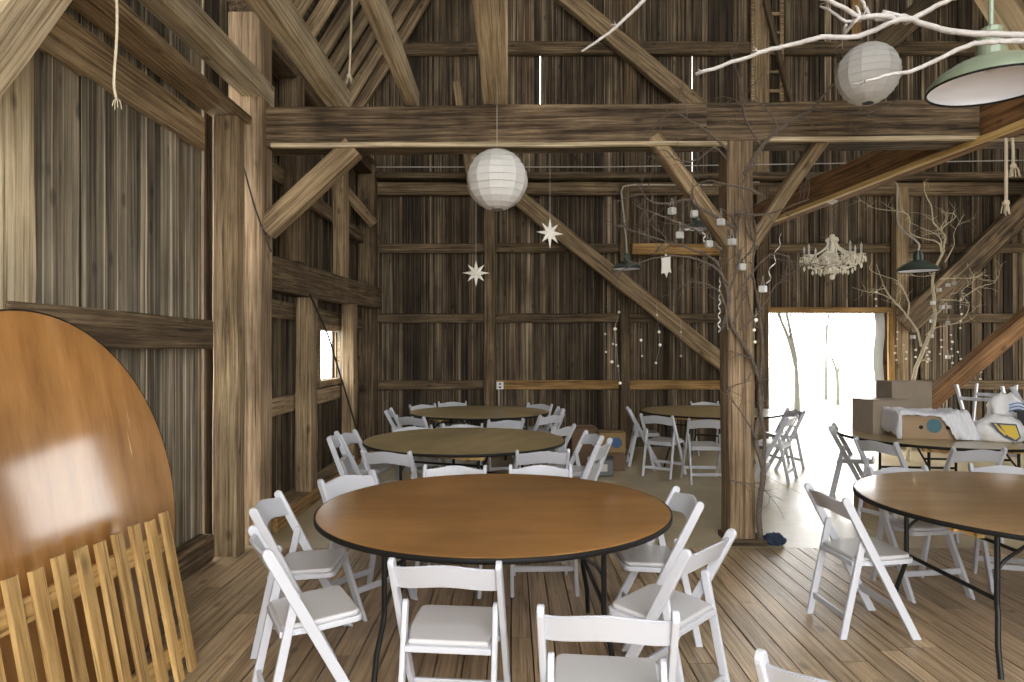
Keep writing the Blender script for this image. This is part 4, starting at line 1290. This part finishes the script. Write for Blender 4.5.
# vine on the middle post
vine = empty('climbing_vine', P(760, 541, 5.5))
tag(vine, 'bare twisting vine branches climbing around the middle post', 'vine')
VP_ = [
    ([(760, 540), (757, 505), (763, 470), (757, 440), (763, 402), (758, 372), (747, 350), (734, 326), (727, 300), (734, 272), (735, 240), (739, 212)], 5.48, 0.024, 5),
    ([(762, 480), (765, 440), (758, 400), (765, 350), (760, 300), (752, 270), (757, 235), (748, 200), (753, 165)], 5.50, 0.016, 4),
    ([(722, 330), (727, 300), (723, 278), (714, 262), (695, 250), (668, 241), (640, 234), (618, 224)], 5.45, 0.017, 6),
    ([(735, 228), (702, 206), (688, 200), (668, 203), (650, 200), (640, 190), (634, 183)], 5.40, 0.015, 5),
    ([(722, 250), (700, 230), (680, 222), (660, 214), (645, 212), (638, 222)], 5.3, 0.012, 5),
    ([(728, 285), (718, 268), (690, 258), (665, 256), (640, 262), (612, 275)], 5.3, 0.011, 5),
    ([(735, 214), (760, 214), (776, 211), (792, 206), (812, 198)], 5.42, 0.011, 4),
    ([(765, 198), (748, 190), (725, 184), (712, 179), (697, 184), (688, 194)], 5.38, 0.012, 3),
    ([(744, 175), (757, 152), (772, 136), (792, 120), (812, 109), (828, 90), (845, 72), (858, 50)], 5.30, 0.018, 5),
    ([(812, 109), (835, 113), (862, 114), (880, 109), (896, 100)], 5.28, 0.010, 3),
    ([(762, 146), (748, 118), (739, 82), (731, 48)], 5.35, 0.011, 4),
    ([(779, 130), (777, 120), (762, 107), (746, 97)], 5.33, 0.009, 2),
    ([(728, 150), (705, 130), (690, 120), (675, 112), (662, 118), (653, 127)], 5.33, 0.011, 3),
    ([(728, 160), (712, 150), (700, 158), (680, 160), (662, 152), (650, 156)], 5.3, 0.009, 3),
    ([(728, 330), (722, 300), (712, 288), (695, 281), (676, 290), (662, 298)], 5.35, 0.008, 3),
    ([(735, 300), (745, 285), (760, 262), (772, 255), (786, 258), (795, 270), (798, 290)], 5.35, 0.009, 4),
    ([(740, 330), (755, 318), (768, 300), (780, 282), (800, 268), (820, 262)], 5.42, 0.008, 4),
    ([(757, 440), (745, 420), (732, 402), (720, 392)], 5.45, 0.008, 3),
    ([(730, 480), (745, 484), (760, 482)], 5.46, 0.008, 1),
    ([(726, 392), (736, 386), (750, 380)], 5.46, 0.008, 1),
    ([(728, 230), (738, 250), (744, 280), (752, 305), (757, 330)], 5.47, 0.010, 3),
    ([(752, 240), (745, 215), (742, 190), (748, 170)], 5.47, 0.009, 4),
]
for i, (pl, Y, r, nt_) in enumerate(VP_):
    branch(vine, 'vine_stem', [P(a_, b_, Y) for a_, b_ in pl], r, M['bark'], 100 + i, nt_ + 2, (0.12, 0.38))

# pale tree at the right of the doorway
tr = empty('bare_indoor_tree', (P(915, 384, 9.7).x, 9.7, 0.0))
tag(tr, 'slender pale bare tree standing indoors right of the doorway', 'tree')
TP_ = [
    ([(908, 462), (914, 385), (921, 350), (926, 325), (932, 300), (938, 275), (943, 250)], 0.030, 2),
    ([(943, 250), (943, 236), (939, 222), (931, 206), (924, 192), (920, 182)], 0.016, 6),
    ([(943, 238), (950, 226), (956, 217), (951, 213), (946, 222)], 0.011, 3),
    ([(942, 253), (930, 244), (918, 232), (903, 216), (884, 206), (872, 203)], 0.014, 6),
    ([(942, 253), (933, 238), (920, 228), (913, 220)], 0.010, 4),
    ([(921, 346), (912, 330), (905, 312), (892, 296), (880, 284), (872, 265)], 0.017, 6),
    ([(907, 318), (908, 305), (905, 292), (893, 282), (875, 270), (868, 262)], 0.013, 5),
    ([(895, 300), (880, 293), (864, 292), (855, 287)], 0.009, 4),
    ([(933, 318), (940, 305), (948, 299), (960, 300), (967, 290), (970, 280), (968, 268)], 0.012, 5),
    ([(960, 299), (972, 288), (985, 284), (992, 277)], 0.009, 5),
    ([(940, 279), (956, 278), (970, 278), (982, 270)], 0.009, 4),
    ([(926, 335), (940, 328), (955, 322), (962, 308), (964, 298)], 0.010, 5),
    ([(935, 275), (920, 276), (908, 270), (897, 262)], 0.008, 3),
    ([(945, 262), (955, 245), (962, 230), (962, 215)], 0.009, 5),
]
for i, (pl, r, nt_) in enumerate(TP_):
    pts = [P(a_, b_, 9.7) for a_, b_ in pl]
    if i == 0: pts[0].z = 0.0
    branch(tr, 'trunk' if i == 0 else 'bough', pts, r, M['bark_pale'], 300 + i, nt_, (0.12, 0.35), wob=0.09, taper=0.4 if i == 0 else 0.75)

# white painted branch overhead at the right
wbn = empty('hanging_branch', P(1024, 40, 1.95))
tag(wbn, 'white painted bare branch hanging overhead at the upper right', 'branch')
WB = [
    ([(1080, 38), (1024, 31), (970, 27), (930, 25), (898, 22), (862, 33), (820, 39), (792, 42), (770, 51), (740, 59), (698, 71)], 1.95, 0.0100, 0.5, 2),
    ([(1070, 40), (1024, 39), (990, 41), (960, 50), (920, 66), (890, 76), (863, 83)], 1.9, 0.0088, 0.5, 1),
    ([(905, 22), (925, 12), (945, 4), (970, -6)], 1.95, 0.0086, 0.3, 1),
    ([(898, 22), (880, 20), (858, 19), (840, 12), (820, 1), (812, -8)], 1.95, 0.0082, 0.4, 1),
    ([(858, 19), (846, 22), (832, 10), (824, 2)], 1.95, 0.0052, 0.4, 1),
    ([(860, 20), (852, 24), (848, 30), (843, 28)], 1.95, 0.006, 0.3, 1),
    ([(890, 20), (875, 14), (864, 5), (856, -5)], 1.95, 0.0069, 0.4, 1),
    ([(912, 19), (900, 16), (884, 10)], 1.95, 0.0077, 0.2, 0),
    ([(860, 20), (859, 10), (858, 4)], 1.95, 0.0052, 0.3, 0),
]
for i, (pl, Y, r, tp_, nt_) in enumerate(WB):
    branch(wbn, 'bough', [P(a_, b_, Y) for a_, b_ in pl], r, M['branch_white'], 500 + i, nt_ if i else 2, (0.02, 0.06), wob=0.02, taper=tp_)
w2 = empty('hanging_branch', P(655, -10, 2.5))
tag(w2, 'tip of a thin white branch dropping in at the top centre', 'branch')
branch(w2, 'bough', [P(665, -20, 2.5), P(645, 0, 2.5), P(622, 22, 2.5), P(600, 39, 2.5), P(582, 50, 2.5)], 0.008, M['branch_white'], 620, 1, (0.02, 0.04), wob=0.01, taper=0.5)

# votive cubes
def cube_holder(px, py, Y, s, label, group, hang=0.08):
    root = empty('votive_holder', P(px, py, Y)); root.rotation_euler = (0, 0, random.uniform(0, 1.5))
    tag(root, label, 'candle holder', group)
    bm = bmesh.new()
    add_box(bm, -s / 2, s / 2, -s / 2, s / 2, -s / 2, s / 2, bevel=s * 0.12)
    link('glass_cube', bm, M['frosted'], root)
    bm = bmesh.new(); add_tube(bm, [(-s * .45, 0, s / 2), (0, 0, s / 2 + hang), (s * .45, 0, s / 2)], 0.0015, 4)
    link('wire_loop', bm, M['wire'], root)


gv = 'votive cubes in the vine'
for (px, py, nm) in ((672, 211, 'leftmost above the brace'), (694, 214, 'at the brace left of the post'), (680, 235, 'lower left beneath the brace'), (709, 244, 'just below the far barn lamp'),
                     (721, 222, 'brightest one beside the post'), (732, 242, 'on the left face of the post'), (742, 267, 'low on the front of the post'), (763, 289, 'hanging right of the post')):
    cube_holder(px, py, 5.25, 0.05, 'small frosted glass candle cube in the vine, ' + nm, gv)
gt = 'votive cubes in the pale tree'
for i, (px, py, nm) in enumerate(((939, 290, 'upper one close to the trunk'), (948, 285, 'highest of the cluster'), (933, 303, 'beside the trunk, just above the girt'), (942, 307, 'right of the trunk above the girt'), (949, 307, 'rightmost above the girt'),
                     (932, 321, 'beside the trunk just below the girt'), (931, 336, 'largest near the trunk fork'), (913, 337, 'on the left lower limb'), (948, 323, 'on the right limb below the girt'), (948, 357, 'lowest of all'), (954, 283, 'farthest right at the top'))):
    cube_holder(px, py, 9.55, 0.052, 'small glass candle cube hanging in the pale tree, ' + nm, gt)


def bead_strand(pts, Y, label, group):
    x0, y0 = pts[0]
    root = empty('hanging_bead_strand', P(x0, y0 - 12, Y)); tag(root, label, 'bead strand', group)
    o = Vector(root.location)
    bm = bmesh.new(); add_tube(bm, [(0, 0, 0)] + [P(a_, b_, Y) - o for a_, b_ in pts], 0.0012, 4); link('thread', bm, M['wire'], root)
    for a_, b_ in pts:
        bm = bmesh.new()
        bmesh.ops.create_icosphere(bm, subdivisions=2, radius=random.uniform(0.011, 0.019), matrix=Matrix.Translation(P(a_, b_, Y) - o)); link('crystal_bead', bm, M['crystal'], root)


gb = 'strands of crystal beads'
bead_strand([(619, 312), (615, 329), (613, 344), (612, 362)], 7.0, 'bead strand hanging left of the back wall stud, farthest left', gb)
bead_strand([(605, 334), (606, 352)], 7.1, 'short bead strand near the third table, left of the stud', gb)
bead_strand([(616, 345), (618, 366), (620, 383)], 6.9, 'bead strand close to the left of the back wall stud', gb)
bead_strand([(657, 315), (659, 332), (660, 345), (656, 363)], 6.8, 'bead strand hanging below the long diagonal brace', gb)
bead_strand([(641, 340), (642, 356)], 6.9, 'short bead strand just right of the back wall stud', gb)
bead_strand([(681, 332), (681, 356)], 6.9, 'faint bead strand nearest the vine post', gb)
bead_strand([(756, 320), (754, 330), (755, 342)], 5.3, 'bead strand hanging at the right side of the vine post', gb)
for k, (xa, ya, n_) in enumerate(((896, 332, 5), (905, 345, 3), (914, 350, 2), (952, 335, 6), (962, 300, 5), (926, 348, 3), (940, 340, 3), (930, 352, 2), (959, 352, 3), (981, 372, 2), (876, 292, 3))):
    rnd = random.Random(k)
    bead_strand([(xa + rnd.uniform(-2, 2), ya + j * 7) for j in range(n_)], 9.5, 'tiny crystal bead strand in the pale tree, ' + ('outermost lower left', 'inner lower left', 'just left of the trunk fork', 'longest right of the trunk', 'under the right limb', 'right at the fork', 'right of the fork', 'lowest below the fork', 'low right of the trunk', 'farthest right and lowest', 'upper left over the doorway')[k], gb)


def curl(px0, py0, px1, py1, Y, label, turns=4, r=0.018):
    a_, b_ = P(px0, py0, Y), P(px1, py1, Y)
    bm = bmesh.new(); n = turns * 14
    prev = None
    ax = (b_ - a_).normalized(); u = ax.orthogonal().normalized(); w_ = ax.cross(u)
    for i in range(n + 1):
        t = i / n; an = 2 * PI * turns * t
        c_ = a_.lerp(b_, t) + (u * math.cos(an) + w_ * math.sin(an)) * r * (0.5 + 0.5 * t)
        pr = (bm.verts.new(c_ - ax * 0.007), bm.verts.new(c_ + ax * 0.007))
        if prev: bm.faces.new((prev[0], prev[1], pr[1], pr[0]))
        prev = pr
    o = link('curled_ribbon', bm, M['ribbon'], smooth=True)
    md = o.modifiers.new('thick', 'SOLIDIFY'); md.thickness = 0.0012
    tag(o, label, 'ribbon', 'curled silver ribbons')


curl(782, 234, 767, 284, 5.3, 'curled silver ribbon hanging right of the vine post', 3)
curl(703, 230, 706, 246, 5.3, 'short curled silver ribbon among the cubes left of the vine post', 2)
curl(720, 278, 719, 332, 5.35, 'long curled silver ribbon hanging along the left of the vine post', 6, 0.012)

# ------------------------------------------------------------------ boxes and clutter
def carton(name, c, w, d, h, rz, mat, label, cat='box', tape=True, open_flaps=False, group=None):
    root = empty(name, c, rz); tag(root, label, cat, group)
    bm = bmesh.new(); add_box(bm, -w / 2, w / 2, -d / 2, d / 2, 0, h - 0.006, bevel=0.004); link('box_body', bm, mat, root)
    for s in (-1, 1):
        bm = bmesh.new(); add_box(bm, -w / 2, w / 2, (0.002 if s > 0 else -d / 2), (d / 2 if s > 0 else -0.002), h - 0.006, h, bevel=0.001); link('flap', bm, mat, root)
    if tape:
        bm = bmesh.new(); add_box(bm, -w / 2 - 0.001, w / 2 + 0.001, -0.03, 0.03, h, h + 0.001); link('packing_tape', bm, M['tape'], root)
    return root


TZ = 0.7605
b1 = carton('cardboard_box', (3.76, 6.92, TZ), 0.42, 0.34, 0.33, 0.12, M['cardboard_grey'], 'taped cardboard box at the left end of the box covered table')
bm = bmesh.new(); add_lathe(bm, [(0, -0.002), (0.018, -0.002), (0.018, 0.0), (0, 0.0)], 14)
o = link('hand_hole', bm, M['hole'], b1); o.location = (0.12, -0.1705, 0.18); o.rotation_euler = (PI / 2, 0, 0)
b2 = carton('cardboard_box', (4.17, 7.24, TZ), 0.42, 0.30, 0.50, 0.0, M['cardboard_grey'], 'tallest cardboard box on the box covered table, at the back')
b3 = carton('cardboard_box', (3.94, 6.50, TZ), 0.56, 0.36, 0.22, -0.16, M['cardboard'], 'open brown box with a round teal print and two hand holes, under the sheet')
for xx in (-0.10, 0.13):
    bm = bmesh.new(); add_lathe(bm, [(0, -0.002), (0.019, -0.002), (0.019, 0.0), (0, 0.0)], 16)
    o = link('hand_hole', bm, M['hole'], b3); o.location = (xx, -0.1815, 0.11); o.rotation_euler = (PI / 2, 0, 0)
bm = bmesh.new(); add_lathe(bm, [(0, -0.001), (0.066, -0.001), (0.066, 0.0), (0, 0.0)], 32)
o = link('printed_disc', bm, M['teal'], b3); o.location = (0.012, -0.1812, 0.125); o.rotation_euler = (PI / 2, 0, 0)
o['label'] = 'round teal print on the box front'

# the white sheet over that box
bm = bmesh.new()
NU, NV = 60, 34
grid = []
for i in range(NU + 1):
    u = i / NU
    row = []
    xw = -0.36 + 0.74 * u                       # along the box
    hem = 0.02 + 0.30 * min(1, max(0, (u - 0.56) / 0.24)) if u > 0.10 else 0.34 - 1.2 * u
    for j in range(NV + 1):
        v = j / NV
        # path: starts behind the box at table height, over the top, down the front by hem
        top = 0.232
        if u > 0.89:
            top = 0.232 - 0.16 * min(1, (u - 0.89) / 0.11)
        if u < 0.06: top = 0.232
        back, dep = 0.14, 0.40
        s = v * (back + dep + hem)
        if s < back: y_, z_ = 0.20 + 0.02, top - back + s
        elif s < back + dep: y_, z_ = 0.22 - (s - back), top + 0.004
        else: y_, z_ = 0.22 - dep - 0.012 - 0.10 * (s - back - dep), top - (s - back - dep)
        q = Vector((xw * 2.2, y_ * 4, z_ * 3))
        nz = noise.noise(q * 2.0) * 0.045 + noise.noise(q * 5.0) * 0.016
        if u < 0.075:
            # hangs down the left end of the box
            k = (0.075 - u) / 0.075
            z_ = z_ - 0.20 * k; xx = -0.285 - 0.012 - 0.02 * k
        else:
            xx = xw
        fold = 0.018 * math.sin(u * 44 + v * 9 + 3 * nz * 40) * (0.3 + 0.7 * v)
        nz = nz + 0.05 * max(0, u - 0.5) * math.sin(u * 70 - v * 16)
        zz = max(0.006 + 0.004 * abs(math.sin(i * 1.3 + j)), z_ + abs(nz) * 1.0)
        row.append(bm.verts.new((xx, y_ - abs(fold) - (abs(nz) * 0.8 if v > 0.7 else 0), zz)))
    grid.append(row)
for i in range(NU):
    for j in range(NV):
        bm.faces.new((grid[i][j], grid[i + 1][j], grid[i + 1][j + 1], grid[i][j + 1]))
o = link('white_sheet', bm, M['cloth'], smooth=True)
o.location = (3.94, 6.50, TZ); o.rotation_euler = (0, 0, -0.16)
md = o.modifiers.new('thick', 'SOLIDIFY'); md.thickness = 0.003; md.offset = 1
tag(o, 'crumpled white sheet draped over the brown box on the right table', 'sheet')


def lump(name, c, sx, sy, sz, mat, label, cat, seed=0, amp=0.25, freq=3.0):
    bm = bmesh.new()
    bmesh.ops.create_icosphere(bm, subdivisions=4, radius=1.0)
    for v in bm.verts:
        n_ = noise.noise(v.co * freq + Vector((seed * 7.1, 0, 0))) * amp + noise.noise(v.co * freq * 2.5 + Vector((seed * 3.3, 5, 0))) * amp * 0.5
        v.co *= 1 + n_
        v.co = Vector((v.co.x * sx, v.co.y * sy, max(v.co.z, -0.62) * sz))
    zmin = min(v.co.z for v in bm.verts)
    for v in bm.verts: v.co.z -= zmin
    o = link(name, bm, mat, smooth=True)
    o.location = c
    if label: tag(o, label, cat)
    return o


# white printed sack with a yellow patch
sk = empty('printed_sack', (4.455, 6.21, TZ)); tag(sk, 'white sack with a yellow shape outlined in navy, beside the grey bin', 'sack')
sk.rotation_euler = (0, 0, -0.35)
o = lump('sack_body', (0, 0, 0), 0.20, 0.135, 0.15, M['bag_white'], None, None, 3, 0.12, 3.2); o.parent = sk


def decal(outline, y, mat, name, parent, th=0.003):
    bm = bmesh.new(); add_prism(bm, [(a_ * 0.85, y + 0.008, b_ * 0.9) for a_, b_ in outline], (0, -1, 0), th); return link(name, bm, mat, parent)


decal([(-0.13, 0.20), (0.10, 0.19), (0.14, 0.06), (0.10, 0.015), (0.0, 0.05), (-0.07, 0.11)], -0.150, M['navy'], 'navy_outline', sk)
decal([(-0.10, 0.19), (-0.085, 0.19), (0.01, 0.09), (0.0, 0.07), (-0.05, 0.12)], -0.1535, M['yellow'], 'yellow_wedge', sk)
decal([(-0.05, 0.18), (0.09, 0.175), (0.125, 0.065), (0.09, 0.035), (0.02, 0.075)], -0.1535, M['yellow'], 'yellow_shape', sk)
# crumpled bag with blue stripes on top
o = lump('plastic_bag', (4.70, 6.47, TZ), 0.16, 0.14, 0.26, M['bag_white'], 'crumpled white plastic bag with blue stripes at the right edge', 'bag', 5, 0.22, 2.2)
for k in range(3):
    bm = bmesh.new(); add_tube(bm, smooth_path([(-0.08, -0.15, 0.26 + k * .03), (0.0, -0.165, 0.28 + k * .03), (0.08, -0.15, 0.25 + k * .03)], 4), 0.006, 6)
    link('blue_stripe', bm, M['sky_blue'], o)
# grey bin
gb_ = empty('plastic_bin', (4.75, 6.03, TZ), -0.1); tag(gb_, 'dark grey plastic bin at the right edge of the box covered table', 'bin')
bm = bmesh.new()
pr = [(0.15, 0.12, 0), (0.18, 0.15, 0.29)]
vs = []
for (a_, b_, z_) in ((0.15, 0.12, 0), (0.175, 0.145, 0.28), (0.165, 0.135, 0.28), (0.14, 0.11, 0.01)):
    vs.append([bm.verts.new(v) for v in ((-a_, -b_, z_), (a_, -b_, z_), (a_, b_, z_), (-a_, b_, z_))])
for r0, r1 in zip(vs, vs[1:]):
    for k in range(4): bm.faces.new((r0[k], r0[(k + 1) % 4], r1[(k + 1) % 4], r1[k]))
bm.faces.new(vs[0][::-1]); bm.faces.new(vs[-1])
link('bin_body', bm, M['bin'], gb_)
bm = bmesh.new()
for (x0, x1, y0_, y1_) in ((-0.19, 0.19, -0.16, -0.14), (-0.19, 0.19, 0.14, 0.16), (-0.19, -0.17, -0.14, 0.14), (0.17, 0.19, -0.14, 0.14)):
    add_box(bm, x0, x1, y0_, y1_, 0.262, 0.285, bevel=0.003)
link('bin_rim', bm, M['bin'], gb_)
# floor clutter by the back wall
carton('cardboard_box', (0.98, 9.55, 0), 0.36, 0.42, 0.52, 0.1, M['cardboard_red'], 'tall brown cardboard box on the floor behind the right of the third table')
carton('cardboard_box', (1.33, 9.10, 0), 0.30, 0.34, 0.24, 0.0, M['cardboard_red'], 'reddish cardboard box on the floor under the yellowish one', tape=False)
b4 = carton('cardboard_box', (1.33, 9.10, 0.2405), 0.34, 0.36, 0.26, -0.05, M['cardboard_yellow'], 'yellowish cardboard box with a round blue print, stacked left of the far table')
bm = bmesh.new(); add_lathe(bm, [(0, -0.001), (0.07, -0.001), (0.07, 0), (0, 0)], 24)
o = link('printed_disc', bm, M['blueprint'], b4); o.location = (0.05, -0.181, 0.13); o.rotation_euler = (PI / 2, 0, 0)
tbn = empty('plastic_tub', (1.13, 8.66, 0)); tag(tbn, 'grey plastic tub on the concrete in front of the stacked boxes', 'tub')
bm = bmesh.new(); add_box(bm, -0.15, 0.15, -0.11, 0.11, 0, 0.2, bevel=0.02); link('tub_body', bm, M['tub'], tbn)
bm = bmesh.new(); add_box(bm, -0.165, 0.165, -0.125, 0.125, 0.2005, 0.225, bevel=0.008); link('tub_lid', bm, M['bin'], tbn)
bm = bmesh.new(); add_box(bm, -0.07, 0.07, -0.116, -0.1105, 0.06, 0.15, bevel=0.002); link('paper_label', bm, M['conduit'], tbn)
carton('cardboard_box', (3.62, 6.78, 0), 0.30, 0.26, 0.23, 0.0, M['cardboard'], 'cardboard box on the floor beyond the right hand table', tape=True)
lump('fabric_bag', (2.15, 5.58, 0), 0.085, 0.07, 0.055, M['bluebag'], 'small dark blue cloth bag on the floor by the vine post', 'bag', 1, 0.3, 3)

# ------------------------------------------------------------------ light
world = bpy.data.worlds.new('daylight')
SC.world = world
world.use_nodes = True
bg = world.node_tree.nodes['Background']
bg.inputs[0].default_value = (1.0, 0.985, 0.95, 1)
bg.inputs[1].default_value = 8.6


def lamp(name, typ, loc, energy, col=(1, 1, 1), **kw):
    l = bpy.data.lights.new(name, typ); l.energy = energy; l.color = col
    for k, v in kw.items(): setattr(l, k, v)
    o = bpy.data.objects.new(name, l); o.location = loc; COL.objects.link(o)
    return o


# the photographer's flash above the lens
lamp('camera_flash', 'POINT', (-0.1, -0.15, 1.86), 60, (1, 0.97, 0.92), shadow_soft_size=0.12)

# ------------------------------------------------------------------ camera
cam = bpy.data.cameras.new('camera')
co = bpy.data.objects.new('camera', cam); COL.objects.link(co)
co.location = (0, 0, CAMZ); co.rotation_euler = (PI / 2, 0, 0)
cam.sensor_width = 36.0; cam.sensor_fit = 'HORIZONTAL'
cam.lens = 36.0 * F / 1024.0
cam.shift_x = (512 - HX) / 1024.0
cam.shift_y = (HY - 341.0) / 1024.0
cam.clip_start = 0.05
SC.camera = co
SC.view_settings.view_transform = 'Standard'
SC.view_settings.look = 'None'
SC.view_settings.exposure = 0.0
SC.view_settings.gamma = 1.0
SC.view_settings.use_curve_mapping = False
SC.cycles.use_denoising = True
SC.cycles.max_bounces = 8
SC.cycles.diffuse_bounces = 5
